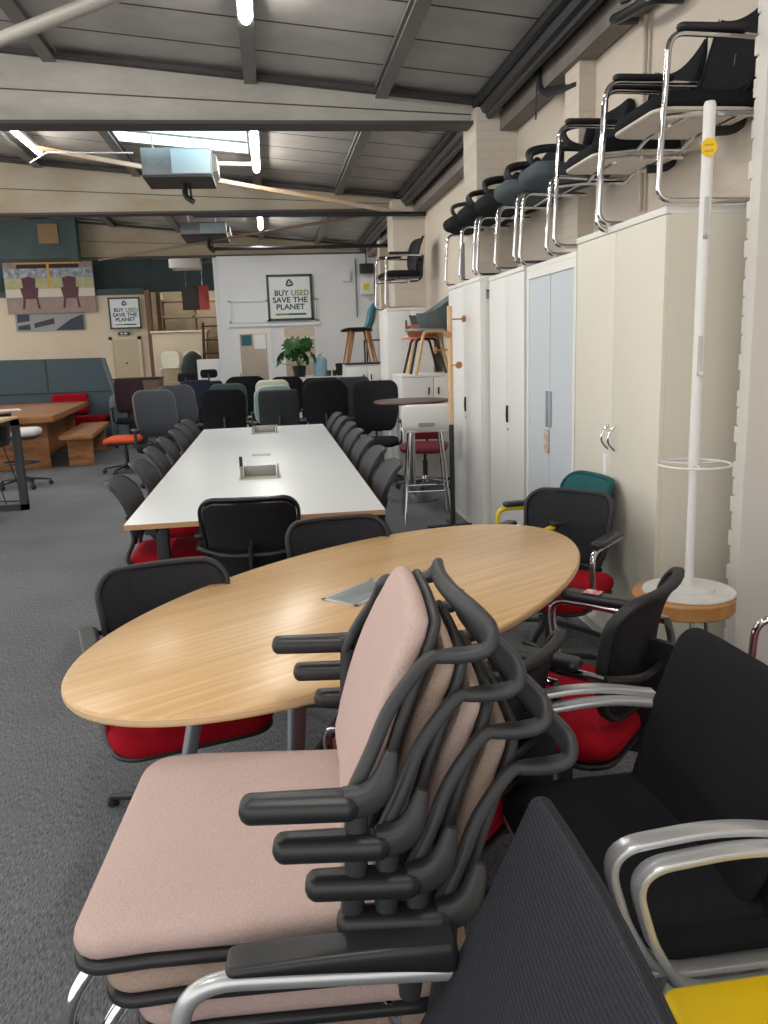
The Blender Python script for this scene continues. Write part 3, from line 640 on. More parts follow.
def side_chair(label, loc, rz, seatm=RED, backm=CHAR, group=None, solid=False, top=.85, w=.46, bow=.045):
    t = thing('side_chair', label, 'chair', loc, rz, group)
    for s in (-1, 1):
        bm = nb(); tube(bm, [(s*.22, .24, .01), (s*.215, .2, .40), (s*.215, -.18, .40), (s*.22, -.26, .01)], .011, 8, fr=.03); obj('leg_frame', bm, DKMET, t)
    bm = nb(); pad(bm, .47, .45, .07, .09, lambda v: Vector((v.x, v.y+.02, .43+v.z-.02*max(0, (v.y-.12)/.12)**2)), e=.045, crown=.008); obj('seat', bm, seatm, t)
    tab = smooth_tab([(.44, -.19), (.58, -.19), (.72, -.22), (top-.03, -.275), (top+.01, -.31)])
    bot = .52; bm = nb(); wf = back_warp(tab, bot, top, bow, [(bot, .82), (.66, .96), (top, 1)]); pad(bm, w, top-bot, .02, .09, wf, e=.01); bk = obj('backrest', bm, backm, t)
    bm = nb()
    for s in (-1, 1): tube(bm, crom([(s*.215, -.16, .40), (s*.215, -.2, .46), (s*.19, -.195+.03, .56), (s*.19, -.215+.03, .68)], 5), .013, 8)
    obj('back_stay', bm, BLKP, t)
    bm = nb(); sweep(bm, [wf(Vector((p.x, p.y, 0))) for p in outline(w, top-bot, .09)], rrect(.012, .026, .005, 2), closed=True, up=(0, 1, 0)); obj('back_rim', bm, BLKP, bk)
    return t

# ------------------------------------------------------------------ oval table
def oval_table():
    c = Vector((.2914, 2.4861, 0)); ang = .76659
    t = thing('oval_table', 'large oval light oak meeting table with grey metal legs', 'table', c, ang)
    A, B = 1.060, .527; N_ = 96
    bm = nb()
    def ell(k, z): return [bm.verts.new((A*cos(2*pi*i/N_) + (k*cos(2*pi*i/N_)), B*sin(2*pi*i/N_)+k*sin(2*pi*i/N_), z)) for i in range(N_)]
    prof = [(-.012, .702), (-.003, .705), (0, .71), (0, .725), (-.002, .7285), (-.005, .73)]
    rs = [ell(k, z) for k, z in prof]
    for P, Q in zip(rs, rs[1:]):
        for i in range(N_): bm.faces.new((P[i], P[(i+1) % N_], Q[(i+1) % N_], Q[i]))
    bm.faces.new(rs[0][::-1]); bm.faces.new(rs[-1])
    m = OAK.copy(); MATS['oak2'] = m
    for n in m.node_tree.nodes:
        if n.type == 'MAPPING': n.inputs['Rotation'].default_value = (0, 0, radians(-14)); n.inputs['Scale'].default_value = (1/1.4, 1/46, 1/8)
    top = obj('tabletop', bm, m, t)
        # edge band
    bm = nb(); o1 = [(A*cos(2*pi*i/N_), B*sin(2*pi*i/N_)) for i in range(N_)]
    sweep(bm, [(x, y, .7175) for x, y in o1], rrect(.003, .014, .001, 1), closed=True, up=(0, 0, 1)); obj('edge_band', bm, mat('oak_edge', (216, 186, 146), rough=.4), top)
    # cable hatch
    inv = Matrix.Rotation(-ang, 3, 'Z')
    h = inv @ (Vector((.2545, 2.449, 0))-c)
    bm = nb(); T = Matrix.Translation((h.x, h.y, .7305)) @ Matrix.Rotation(radians(2), 4, 'Z')
    for q in ((-.131, .131, -.070, -.058), (-.131, .131, .058, .070), (-.131, -.119, -.070, .070), (.119, .131, -.070, .070)): box(bm, q[0], q[1], q[2], q[3], 0, .004, T=T)
    fr_ = obj('cable_hatch', bm, SILV, top, False)
    bm = nb(); box(bm, -.119, .119, -.058, .058, -.0003, .002, T=T); obj('hatch_lid', bm, mat('hatch_lid', (186, 192, 196), rough=.25, metal=.5), fr_, False)
    bm = nb(); box(bm, -.10, .10, -.01, .045, .002, .0028, T=T); obj('hatch_slot', bm, mat('hatch_slot', (130, 138, 142), rough=.3), fr_, False)
    # legs: four splayed aluminium legs on a central frame
    bm = nb(); box(bm, -.75, .75, -.02, .02, .66, .70); box(bm, -.55, -.5, -.3, .3, .66, .70); box(bm, .5, .55, -.3, .3, .66, .70); obj('under_frame', bm, DKMET, t, False)
    return t, c, inv
OT, oc, oinv = oval_table()
def leg_at(x, y, x2, y2, w=.06):
    a = oinv @ (Vector((x, y, 0))-oc); b = oinv @ (Vector((x2, y2, 0))-oc)
    bm = nb(); sweep(bm, [(a.x, a.y, .70), (b.x, b.y, .015)], rrect(w, .028, .012, 3), scl=[1.0, .75]); l = obj('leg', bm, mat('leg_alu', (168, 178, 188), rough=.35, metal=.5), OT)
    bm = nb(); cone(bm, (b.x, b.y, 0), (b.x, b.y, .02), .025, .02, 12); obj('leg_foot', bm, BLKP, l)
leg_at(.02, 1.95, -.03, 1.82); leg_at(-.22, 2.0, -.38, 1.95, .045); leg_at(.75, 2.85, .85, 2.95); leg_at(.55, 2.9, .5, 3.0)

# ------------------------------------------------------------------ white desk
def white_desk():
    x0, x1, y0, y1 = -.72, .508, 3.76, 8.45
    cx, cy = (x0+x1)/2, (y0+y1)/2; t = thing('bench_desk', 'long white bench desk with tan edging running down the room', 'table', (cx, cy, 0)); w = (x1-x0)/2; d = (y1-y0)/2
    bm = nb(); box(bm, -w, w, -d, d, .706, .7305, bev=.0015); top = obj('desktop', bm, WTOP, t)
    bm = nb()
    for q in ((-w-.002, w+.002, -d-.003, -d+.0), (-w-.002, w+.002, d, d+.003), (-w-.003, -w, -d, d), (w, w+.003, -d, d)): box(bm, q[0], q[1], q[2], q[3], .705, .729)
    obj('edging', bm, TAN, top, False)
    bm = nb()
    for x in (-w+.1, w-.1): box(bm, x-.025, x+.025, -d+.1, d-.1, .655, .705)
    obj('beam', bm, BLKP, t, False)
    for y in (-d+.35, -d/3, d/3, d-.2):
        for x in (-w+.12, w-.12):
            bm = nb(); box(bm, x-.03, x+.03, y-.03, y+.03, .0, .66, bev=.004); obj('leg', bm, DKMET, t)
    # cable flaps standing open
    for (X, Y) in ((-.105, 5.0), (-.09, 7.78)):
        x, y = X-cx, Y-cy
        bm = nb(); box(bm, x-.13, x+.13, y-.09, y+.09, .731, .734); hp = obj('cable_port', bm, mat('port_grey', (188, 186, 176), rough=.35), top, False)
        bm = nb(); box(bm, x-.10, x+.10, y+.03, y+.04, .734, .80, bev=.003); box(bm, x-.12, x-.105, y-.08, y+.08, .734, .80, bev=.003); box(bm, x+.105, x+.12, y-.08, y+.08, .734, .80, bev=.003)
        obj('port_flap', bm, mat('flap_grey', (150, 150, 144), rough=.3, metal=.3), hp)
        bm = nb(); box(bm, x-.125, x-.105, y+.03, y+.05, .74, .86, bev=.004); obj('port_hinge', bm, DKMET, hp)
    bm = nb(); x, y = -.11-cx, 6.1-cy; box(bm, x-.07, x+.07, y-.06, y+.06, .731, .733, bev=.0005); obj('closed_grommet', bm, mat('grommet', (176, 176, 172), rough=.4), top)
white_desk()

# ------------------------------------------------------------------ side chairs along the white desk
def label_row(i, side, n): return 'charcoal mesh chair on the %s of the white desk, %s from the near end' % (side, ORD[i])
ys = [4.42, 5.12, 5.80, 6.48, 7.12, 7.66, 8.18]
proto = None
for i, y in enumerate(ys):
    rz = face(1, random.uniform(-.03, .03)+.02); loc = (-.605+random.uniform(-.012, .012), y, 0)
    if proto is None: proto = side_chair(label_row(0, 'left', 7), loc, rz, group='mesh chairs along the white desk')
    else: dup(proto, loc, rz, label_row(i, 'left', 7), 'mesh chairs along the white desk')
for i, y in enumerate([4.50, 5.18, 5.80, 6.42, 7.05, 7.7, 8.25]):
    dup(proto, (.40+random.uniform(-.012, .012), y, 0), face(-1, random.uniform(-.03, .03)), label_row(i, 'right', 7), 'mesh chairs along the white desk')

# chair B at the near end of the white desk: glossy black outer back towards the viewer
tB = conf_chair('black shell chair at the near end of white desk, back towards viewer', (-.12, 3.80, 0), face(.06, 1), backm=BLKG, rimm=BLKG, solid=True, tubem=DKMET, top=.865, w=.44, bow=.03)
# chairs round the oval table
G = 'black mesh armchairs with red seats round the oval table'
tA = conf_chair('black mesh armchair with red seat at the left side of oval table', (-.338, 2.43, 0), face(.28, -.96), top=.81, w=.42, group=G, lean=.045, base='star')
dup(tA, (.26, 2.985, 0), face(.15, -1), 'black mesh armchair behind the oval table, right of the black shell chair', G)
dup(tA, (1.19, 3.33, 0), face(-.68, -.73), 'black mesh armchair at the right end of the oval table by cabinets', G)
tE = dup(tA, (.805, 2.11, 0), face(-.72, .69), 'black mesh armchair with stickered arm, between oval table and round side table', G, (1.055, 1.055, 1.055))
dup(tA, (.37, 1.82, 0), face(-.72, .69), 'black mesh armchair half hidden behind the pink chair stack', G)
# sticker on far arm of E
stk = nb(); box(stk, .255-.02, .255+.02, -.0, .05, .6645+.012, .6660+.012); o = obj('price_sticker', stk, mat('sticker', (226, 224, 222), rough=.5, var=(190, 30, 40), vscale=40), tE, False)
# teal chair behind
tT = conf_chair('teal fabric backed armchair with yellow tube arms, behind right end armchair', (1.34, 3.80, 0), face(-.985, -.15), seatm=TEALF, backm=TEALF, tubem=YELT, top=.82, w=.42, solid=True, rimm=TEALF, base='star')

# ------------------------------------------------------------------ pink stacking chairs
def pink_chair(label, loc, rz, fab, name='stacking_chair'):
    t = thing(name, label, 'chair', loc, rz, 'pink wool stacking chairs in the foreground stack')
    def sw(dz): return lambda v: Vector((v.x*(1+.07*(v.y/.23)*(1 if v.x > 0 else .25))+.008, v.y+.033, .425+dz+v.z-.012*max(0, (v.y-.1)/.13)**2+.010*(abs(v.x)/.25)**3*0))
    bm = nb(); pad(bm, .488, .46, .044, .055, sw(.003), e=.022, crown=.008); obj('seat', bm, fab, t)
    bm = nb(); pad(bm, .494, .466, .020, .06, lambda v: sw(-.026)(v)+Vector((0, .0, .0))); obj('seat_shell', bm, BLKP, t)
    tab = smooth_tab([(.46, -.125), (.56, -.15), (.70, -.195), (.82, -.248), (.90, -.28)])
    wt = [(.50, .92), (.60, 1.0), (.68, .97), (.76, .86), (.83, .72)]
    bm = nb(); pad(bm, .405, .34, .034, .035, back_warp(tab, .495, .835, .012, wt, off=.006), e=.02, crown=.004); obj('backrest', bm, fab, t)
    bm = nb(); pad(bm, .42, .345, .014, .035, back_warp(tab, .49, .838, .012, wt, off=-.018)); bs = obj('back_shell', bm, FRAME, t)
    # side rails and handle loop
    half = [(.255, -.135, .642), (.248, -.160, .69), (.222, -.192, .745), (.190, -.225, .790), (.184, -.250, .794), (.184, -.284, .795), (.182, -.312, .802), (.168, -.318, .820), (.118, -.308, .832), (.05, -.298, .836)]
    pts = [Vector(p) for p in half]+[Vector((0, -.296, .837))]+[Vector((-p[0], p[1], p[2])) for p in reversed(half)]
    pts = [Vector((p.x, p.y+(.085*p.x if p.z > .79 else 0), p.z)) for p in pts]
    P = crom(pts, 5); n = len(P); sc = []
    for i in range(n):
        k = min(i, n-1-i)/5.0
        wv = interp([(0, 1), (2.5, .85), (3.6, 1.0), (5, 1.2), (6, 1.35), (7, 1.3), (9, 1.15)], k); sc.append((wv, 1))
    bm = nb(); 
    # profile oriented with normal roughly to the back plane
    def prof_up(i): return None
    sweep(bm, P, rrect(.025, .018, .007, 3), up=(0, .93, .36), scl=[(s_[0], 1) for s_ in sc]); obj('handle_loop', bm, FRAME, t)
    for s in (-1, 1):
        bm = nb(); P2 = crom([(s*.262, -.125, .46), (s*.268, -.135, .54), (s*.266, -.138, .60), (s*.264, -.142, .645)], 5)
        sweep(bm, P2, rrect(.03, .04, .012, 3), up=(1, 0, 0)); st = obj('side_stay', bm, FRAME, t)
        bm = nb(); pad(bm, .045, .150, .034, .016, lambda v, s=s: Vector((v.x*(1-.1*(v.y/.08))+s*.283, v.y-.068, .646+v.z+.02*(v.y)))); ap = obj('arm_pad', bm, BLKP, t)
        bm = nb(); sweep(bm, crom([(s*.281, -.125, .645), (s*.277, -.155, .648), (s*.268, -.175, .665), (s*.258, -.188, .70)], 4), rrect(.038, .034, .012, 3), up=(1, 0, 0), scl=[1-.6*(q/12)**3 for q in range(13)]); obj('arm_joint', bm, FRAME, ap)
        # legs
        bm = nb(); tube(bm, [(s*.19, .0, .388), (s*.20, .225, .392), (s*.225, .272, .33), (s*.235, .285, .05)], .0115, 10, fr=.07, seg=6); obj('leg', bm, CHROME, t)
        bm = nb(); tube(bm, [(s*.19, .0, .388), (s*.20, -.14, .388), (s*.24, -.25, .05)], .0125, 10, fr=.06, seg=6); obj('leg', bm, CHROME, t)
        bm = nb(); tube(bm, [(s*.2262, .2735, .30), (s*.235, .285, .10)], .0150, 10); obj('leg_sleeve', bm, BLKP, t)
    return t
names = ['topmost chair of the pink foreground stack, pinkest seat', 'second chair down in the foreground stack, beige seat edge showing', 'third chair down in the pink foreground stack', 'bottom chair of the pink foreground stack, fourth down', 'fifth chair down in the pink foreground stack, almost hidden', 'bottom chair of the pink foreground stack, standing on the carpet']
def bake(root, k, dz=0):
    for ch in root.children_recursive:
        if ch.parent is root or ch.parent.parent is root:
            ch.data.transform(Matrix.Translation((0, 0, dz)) @ Matrix.Scale(k, 4))
KP = 1.124
def push(p): return (p[0]*KP, p[1]*KP, 1.5+(p[2]-1.5)*KP)
p0 = pink_chair(names[0], push((-.045, 1.20, .2945)), pi/2-.075, PINK); bake(p0, KP)
p1 = pink_chair(names[1], push((-.045+.038, 1.20, .2945-.0589)), pi/2-.075, BEIGE); bake(p1, KP)
dup(p0, push((-.045+.076, 1.20, .2945-.1178)), pi/2-.075, names[2])
dup(p1, push((-.045+.114, 1.20, .2945-.1767)), pi/2-.075, names[3])

# ------------------------------------------------------------------ near dark mesh chair (bottom centre)
def near_mesh():
    base = .15
    t = thing('visitor_chair', 'dark mesh chair with silver tube arms in bottom foreground, back towards right', 'chair', (.069-.008, .7245, 0), pi/2-.055)
    # local y = -(X-.06), local x = Y-.63
    sh = .60
    bm = nb(); pad(bm, .47, .46, .06, .08, lambda v: Vector((v.x, v.y+.03, sh-.03+v.z-.02*max(0, (v.y-.12)/.12)**2)), e=.04); obj('seat', bm, BLKF, t)
    tab = smooth_tab([(.58, -.03-.02), (.68, -.105), (.80, -.165), (.97, -.24)])
    bm = nb(); pad(bm, .455, .365, .022, .018, back_warp(tab, .605, .968, .012, [(.60, 1.0), (.97, 1.0)]), e=.011); obj('backrest', bm, NEARM, t)
    for s in (-1, 1):
        bm = nb(); tube(bm, [(s*.222, -.13, .734), (s*.228, .225, .748), (s*.228, .245, .208), (s*.228, -.24, .208)], .0125, 12, fr=.075, seg=8); obj('tube_frame', bm, SILV, t)
        bm = nb(); pad(bm, .05, .285, .026, .012, lambda v, s=s: Vector((v.x+s*.228, v.y+.0215, .766+.03*v.y+v.z*(1-1.2*v.y/.285)+.004*(1-(v.y/.14)**2))), e=.006); obj('arm_pad', bm, BLKP, t)
        bm = nb(); tube(bm, [(s*.228, .238, .53), (s*.20, .1, .555), (s*.20, -.1, .555)], .011, 8, fr=.03); obj('seat_rail', bm, SILV, t)
    bm = nb(); tube(bm, [(-.228, -.24, .208), (.228, -.24, .208)], .0125, 10); obj('cross_bar', bm, SILV, t)
    bake(t, 1.15, -.225)
near_mesh()

# ------------------------------------------------------------------ black chairs with white-silver arms (two, stacked) on the right
def silver_arm_chair(label, loc, rz):
    t = thing('conference_chair', label, 'chair', loc, rz, 'black fabric chairs with silver arms, stacked')
    # origin below seat centre; world X .70, Y 1.41 facing -X ; local y = -(X-.70)
    bm = nb(); pad(bm, .50, .46, .05, .06, lambda v: Vector((v.x, v.y-.0, .445+v.z-.02*max(0, (v.y-.12)/.12)**2)), e=.03, crown=.006); obj('seat', bm, BLKF, t)
    bm = nb(); pad(bm, .50, .46, .02, .06, lambda v: Vector((v.x, v.y-.0, .41+v.z))); obj('seat_shell', bm, SILV, t)
    tab = smooth_tab([(.42, -.10), (.55, -.155), (.70, -.20), (.83, -.235)])
    bm = nb(); pad(bm, .50, .41, .034, .055, back_warp(tab, .43, .835, .015, [(.43, .9), (.62, 1.02), (.835, .92)]), e=.02, crown=.01); obj('backrest', bm, BLKF, t)
    for s in (-1, 1):
        bm = nb(); x = s*.288
        P = fillet([(x, -.14, .40), (x, .10, .405), (x, .16, .52), (x, .20, .655), (x, -.01, .672), (x, -.17, .640)], [0, .06, .02, .10, .12, 0], 8)
        sweep(bm, P, rrect(.016, .036, .006, 2), up=(1, 0, 0)); obj('arm_loop', bm, SILV, t)
        bm = nb(); tube(bm, [(s*.26, .10, .40), (s*.27, .20, .0)], .013, 8); obj('leg', bm, SILV, t)
        bm = nb(); tube(bm, [(s*.26, -.12, .40), (s*.27, -.26, .0)], .013, 8); obj('leg', bm, SILV, t)
    return t
# raised by the chair beneath it
s0 = silver_arm_chair('upper black fabric chair of the silver-armed pair at right', (.695, 1.41, 0.02), pi/2)
s1 = dup(s0, (.728, 1.378, 0), pi/2, 'lower black fabric chair of the silver-armed pair at right')

# yellow stool bottom right
t = thing('yellow_stool', 'square bright yellow topped stool at the bottom right corner', 'stool', (.78, .82, 0))
bm = nb(); pad(bm, .46, .42, .022, .03, lambda v: Vector((v.x, v.y, .470+v.z)), e=.008); obj('seat', bm, YEL, t)
for sx in (-1, 1):
    for sy in (-1, 1):
        bm = nb(); tube(bm, [(sx*.18, sy*.16, .46), (sx*.2, sy*.18, 0)], .013, 8); obj('leg', bm, STEEL, t)
# right-edge chrome/maroon chair
conf_chair('chrome loop armed chair with burgundy seat at the right edge', (1.58, 1.86, 0), face(-.9, .35), seatm=MAROON, backm=BLKM, armpad=False)

# ------------------------------------------------------------------ round side table + white coat stand
t = thing('round_side_table', 'low round wooden side table carrying the white coat stand', 'table', (1.575, 2.865, 0))
bm = nb(); lathe(bm, [(0, .44), (.193, .44), (.197, .445), (.197, .495), (.193, .50), (0, .50)], n=48); obj('tabletop', bm, wood_mat('honey_edge', (196, 146, 92), (178, 126, 74), scale=2), t)
for a in (.3, 2.4, 4.5):
    bm = nb(); tube(bm, [(.12*cos(a), .12*sin(a), .445), (.18*cos(a), .18*sin(a), 0)], .009, 8); obj('leg', bm, STEEL, t)
t = thing('coat_stand', 'tall white coat stand with ring and round base on side table', 'coat stand', (1.60, 2.87, .5005))
bm = nb(); lathe(bm, [(0, 0), (.175, 0), (.178, .004), (.175, .010), (.10, .012), (.098, .022), (.03, .03), (0, .03)], n=48); obj('base', bm, mat('marbled_base', (226, 226, 224), rough=.4, var=(204, 206, 206), vscale=9), t)
bm = nb(); cone(bm, (0, 0, .02), (0, 0, .52), .0165, .0165, 20); cone(bm, (0, 0, .50), (0, 0, 1.80), .0215, .0215, 20); cone(bm, (0, 0, 1.80), (0, 0, 1.812), .0215, .017, 20); obj('pole', bm, WHT, t)
bm = nb(); tube(bm, [(.135*cos(2*pi*i/48), .135*sin(2*pi*i/48), .515) for i in range(48)], .005, 8, closed=True)
for a in (.2, 2.3, 4.4): tube(bm, [(.02*cos(a), .02*sin(a), .515), (.135*cos(a), .135*sin(a), .515)], .004, 6)
obj('umbrella_ring', bm, WHT, t)
for (z, a, out) in ((1.42, -1.9, .0), (.93, -1.9, .03)):
    bm = nb(); d = Vector((cos(a), sin(a), 0)); p = d*.0195
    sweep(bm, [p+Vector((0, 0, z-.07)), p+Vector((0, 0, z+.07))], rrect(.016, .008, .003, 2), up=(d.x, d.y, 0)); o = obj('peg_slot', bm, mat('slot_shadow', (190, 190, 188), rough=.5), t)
    bm = nb(); q = d*(.026+out); sweep(bm, [p+Vector((0, 0, z-.07)), q+Vector((0, 0, z-.065))], rrect(.018, .014, .004, 2)); obj('peg', bm, mat('peg_metal', (196, 192, 184), rough=.3, metal=.3), t)
bm = nb(); d = Vector((.55, .83, 0)); tube(bm, [Vector((0, 0, 1.22)), d*.10+Vector((0, 0, 1.255))], .006, 8); obj('peg', bm, WHT, t)
bm = nb(); tube(bm, [Vector((0, 0, 1.60)), d*.11+Vector((0, 0, 1.63))], .006, 8); obj('peg', bm, WHT, t)
bm = nb(); st = []
for i in range(48):
    r = .034 if i % 2 else .030; a = 2*pi*i/48; st.append((r*.85*cos(a), r*1.0*sin(a)))
prism(bm, st, -.0235, -.022, 'XZ'); o = obj('price_tag', bm, mat('tag_yellow', (232, 196, 20), rough=.5), t, False, label='yellow sunburst price tag'); o.location = (.0, 0, 1.655); o.rotation_euler = (0, 0, -.35)
for dz, tx in ((.008, 'SALE'), (-.012, 'ITEM')):
    bm = nb(); n_ = 5
    for i in range(n_): box(bm, -.014+i*.006, -.0105+i*.006, -.0242, -.0236, dz-.003, dz+.004)
    obj('tag_print', bm, mat('tag_ink', (196, 120, 20), rough=.6), o, False)

# ------------------------------------------------------------------ wooden coat stand
t = thing('wooden_coat_stand', 'slim wooden coat stand with round pegs and black lower half', 'coat stand', (1.44, 6.42, 0))
bm = nb(); cone(bm, (0, 0, 0), (.0, 0, .86), .021, .021, 14); tube(bm, [(-.22, .0, .012), (.22, 0, .012)], .012, 8); tube(bm, [(0, -.22, .012), (0, .22, .012)], .012, 8); obj('lower_pole', bm, BLKP, t)
bm = nb(); cone(bm, (0, 0, .86), (0, 0, 1.80), .021, .021, 14); obj('upper_pole', bm, ASH, t)
for z, a in ((1.70, .1), (1.58, -1.9), (1.46, 3.1), (1.34, -1.2)):
    bm = nb(); d = Vector((cos(a), sin(a), 0)); L_ = .11; cone(bm, d*.02+Vector((0, 0, z)), d*L_+Vector((0, 0, z)), .006, .006, 8); cone(bm, d*L_+Vector((0, 0, z)), d*(L_+.02)+Vector((0, 0, z)), .027, .027, 16); obj('peg', bm, BEECH, t)

# ------------------------------------------------------------------ high table and white stool
t = thing('high_table', 'round dark brown topped poseur table by the far cabinets', 'table', (1.34, 7.75, 0))
bm = nb(); lathe(bm, [(0, .96), (.36, .96), (.37, .972), (.365, .985), (0, .985)], n=40); obj('tabletop', bm, DKTOP, t)
bm = nb(); cone(bm, (0, 0, .02), (0, 0, .96), .03, .03, 14); obj('column', bm, CHROME, t)
bm = nb(); lathe(bm, [(0, 0), (.24, 0), (.24, .012), (.04, .03), (0, .03)], n=30); obj('base', bm, STEEL, t)
t = thing('bar_stool', 'white shell bar stool with chrome legs by the wooden coat stand', 'stool', (1.29, 6.82, 0), face(.1, 1))
bm = nb(); pad(bm, .40, .36, .022, .07, lambda v: Vector((v.x, v.y+.02, .79+v.z)), e=.01); obj('seat', bm, WHT, t)
tab = smooth_tab([(.78, -.14), (.82, -.175), (.92, -.20), (1.0, -.21)])
bm = nb(); pad(bm, .41, .235, .02, .05, back_warp(tab, .785, 1.02, .03)); bk = obj('backrest', bm, WHT, t)
bm = nb(); pad(bm, .14, .03, .008, .012, lambda v: Vector((v.x, -.212+v.z, .85+v.y))); obj('grip_slot', bm, mat('slot_grey', (140, 138, 134), rough=.5), bk)
for sx in (-1, 1):
    for sy in (-1, 1):
        bm = nb(); tube(bm, [(sx*.13, sy*.12, .78), (sx*.20, sy*.19, .0)], .011, 10); obj('leg', bm, CHROME, t)
bm = nb(); k = .172; tube(bm, [(-k, -k+.01, .27), (k, -k+.01, .27), (k, k-.01, .27), (-k, k-.01, .27)], .008, 8, closed=True); obj('footrest', bm, CHROME, t)

# ------------------------------------------------------------------ task chairs in the middle distance
task_chair('plain black task chair beyond the far left corner of white desk', (-.58, 9.75, 0), face(-.05, 1), w=.52, top=1.09, square=.10)
task_chair('square backed charcoal task chair centred beyond the white desk', (.07, 9.65, 0), face(0, 1), backm=mat('charcoal_fabric', (48, 52, 56), rough=.95), w=.47, top=1.06, square=.03, taper=.98)
task_chair('broad rounded black task chair beyond the far right corner of white desk', (.63, 9.7, 0), face(.05, 1), w=.54, top=1.16, square=.16, taper=.7)
task_chair('large black executive chair beside the round high table', (1.13, 8.9, 0), face(-.15, -1), w=.52, top=1.13, square=.08, taper=.8, seat_h=.5)
task_chair('grey mesh task chair at left with open frame, facing the viewer', (-1.30, 9.55, 0), face(.35, -.9), backm=GRYM, rim=mat('rim_grey', (84, 86, 92), rough=.5), w=.48, top=1.09, square=.09)
task_chair('second mesh task chair just behind the grey mesh one', (-1.12, 10.6, 0), face(.5, -.85), backm=GRYM, rim=mat('rim_grey', (84, 86, 92)), w=.48, top=1.10, square=.09)
task_chair('dark navy task chair behind the left task chairs', (-1.02, 11.9, 0), face(.1, 1), backm=NAVY, seatm=NAVY, w=.56, top=1.14, square=.14)
task_chair('dark grey task chair behind the plain black one', (-.56, 11.2, 0), face(.1, 1), backm=GREYF, w=.5, top=1.10, square=.1)
task_chair('black task chair with white paper tag behind left of the mint chair', (-.38, 12.4, 0), face(0, 1), w=.62, top=1.15, square=.14)
task_chair('pale mint backed task chair with white base beyond the desk', (-.05, 10.55, 0), face(-.3, 1), backm=MINT, basem=WHT, armcol=WHT, w=.5, top=1.08, square=.12)
task_chair('cream topped task chair directly behind the mint chair', (.02, 11.3, 0), face(.05, 1), backm=CRM2, w=.46, top=1.12, square=.09)
task_chair('black task chair behind right of the cream topped chair', (.22, 12.2, 0), face(0, 1), w=.5, top=1.13, square=.12)
task_chair('black high backed chair with white tag behind the rounded chair', (.72, 11.4, 0), face(0.1, 1), w=.56, top=1.12, square=.1)
task_chair('grey fabric task chair in front of the small dark topped cabinet', (.98, 10.4, 0), face(-.1, 1), backm=mat('ash_grey_fabric', (66, 68, 72), rough=.95), w=.48, top=1.15, square=.08)
task_chair('black chair with rounded headrest, behind the left mesh chairs', (-1.28, 13.2, 0), face(.1, 1), w=.48, top=1.02, head=True)
task_chair('black chair with small headrest near the white storage chest', (-1.02, 14.0, 0), face(0, 1), w=.44, top=1.05, head=True, backm=BLKP)
task_chair('tall slim black chair with headrest before the small cabinet', (1.28, 11.0, 0), face(-1, .2), w=.42, top=1.18, head=True)
task_chair('dark maroon backed chair far behind the orange seated chair', (-2.35, 13.9, 0), face(.2, -1), backm=mat('dark_maroon', (54, 30, 38), rough=.9), w=.48, top=1.12)
task_chair('black framed chair with orange seat beside the wooden bench', (-1.93, 10.75, 0), face(-1, .05), seatm=ORNG, backm=BLKM, w=.44, top=1.0, arms=False)
task_chair('maroon seated swivel chair behind the white bar stool', (1.58, 8.36, 0), face(-.3, -1), seatm=MAROON, backm=MAROON, w=.4, top=.62, arms=False, bot=.50, basem=CHROME)
# paper tags
bm = nb()

# ------------------------------------------------------------------ left: wooden table, bench, booth
t = thing('wooden_table', 'chunky reclaimed wood table beside the grey booth', 'table', (-3.95, 12.86, 0), radians(4.5))
bm = nb(); box(bm, -1.9, .9, -1.75, 1.75, .67, .755, bev=.008); top = obj('tabletop', bm, WARMW, t)
for y in (-1.2, 1.2):
    bm = nb(); box(bm, -1.6, .72, y-.05, y+.05, 0, .67, bev=.006); obj('end_panel', bm, WARMW, t)
bm = nb(); box(bm, .5, .58, -1.2, 1.2, .1, .6); obj('stretcher', bm, WARMW, t, False)
t = thing('wooden_bench', 'chunky reclaimed wood bench at the right of the wooden table', 'bench', (-2.80, 12.55, 0), radians(4.5))
bm = nb(); box(bm, -.22, .22, -1.1, 1.1, .40, .46, bev=.008); obj('seat', bm, WARMW, t)
for y in (-.75, .8):
    bm = nb(); box(bm, -.17, .17, y-.04, y+.04, 0, .40, bev=.006); obj('leg', bm, WARMW, t)
bm = nb(); box(bm, -.3, .3, -.22, .22, 0, .012, bev=.002); o = obj('document_folder', bm, PAPER); o.location = (-4.1, 12.8, .7555); o.rotation_euler = (0, 0, .4); tag(o, 'white papers lying on the wooden table', 'papers')
# booth
t = thing('booth_sofa', 'high backed grey booth sofa with red seat cushions', 'sofa', (-4.2, 15.2, 0))
bm = nb(); pts = [(-2.6, .05), (1.55, .05), (1.50, .45), (1.38, .8), (1.22, 1.46), (1.19, 1.49), (-2.6, 1.52)]; prism(bm, pts, -.1, .12, 'XZ'); bk = obj('back_screen', bm, BOOTHF, t, False)
for x in (-1.75, -.75, .25):
    bm = nb(); box(bm, x-.006, x+.006, -.106, -.1, .92, 1.49); obj('back_seam', bm, DKMET, bk, False)
bm = nb(); box(bm, -2.6, 1.33, -.108, -.1, .89, .905); obj('back_seam', bm, DKMET, bk, False)
bm = nb(); P = crom([(1.24, 1.45, 0), (1.40, .80, 0), (1.52, .45, 0)], 5); sweep(bm, [(1.225, -.0, 1.48), (1.385, -.0, .80), (1.52, -.0, .45)], rrect(.04, .24, .01, 2), up=(0, 1, 0)); obj('edge_piping', bm, BOOTHD, t)
bm = nb(); pad(bm, 1.7, .9, .12, .3, lambda v: Vector((1.5+v.z, v.x*.6-.5, .42+v.y*.95)), e=.03); obj('side_wing', bm, BOOTHD, t)
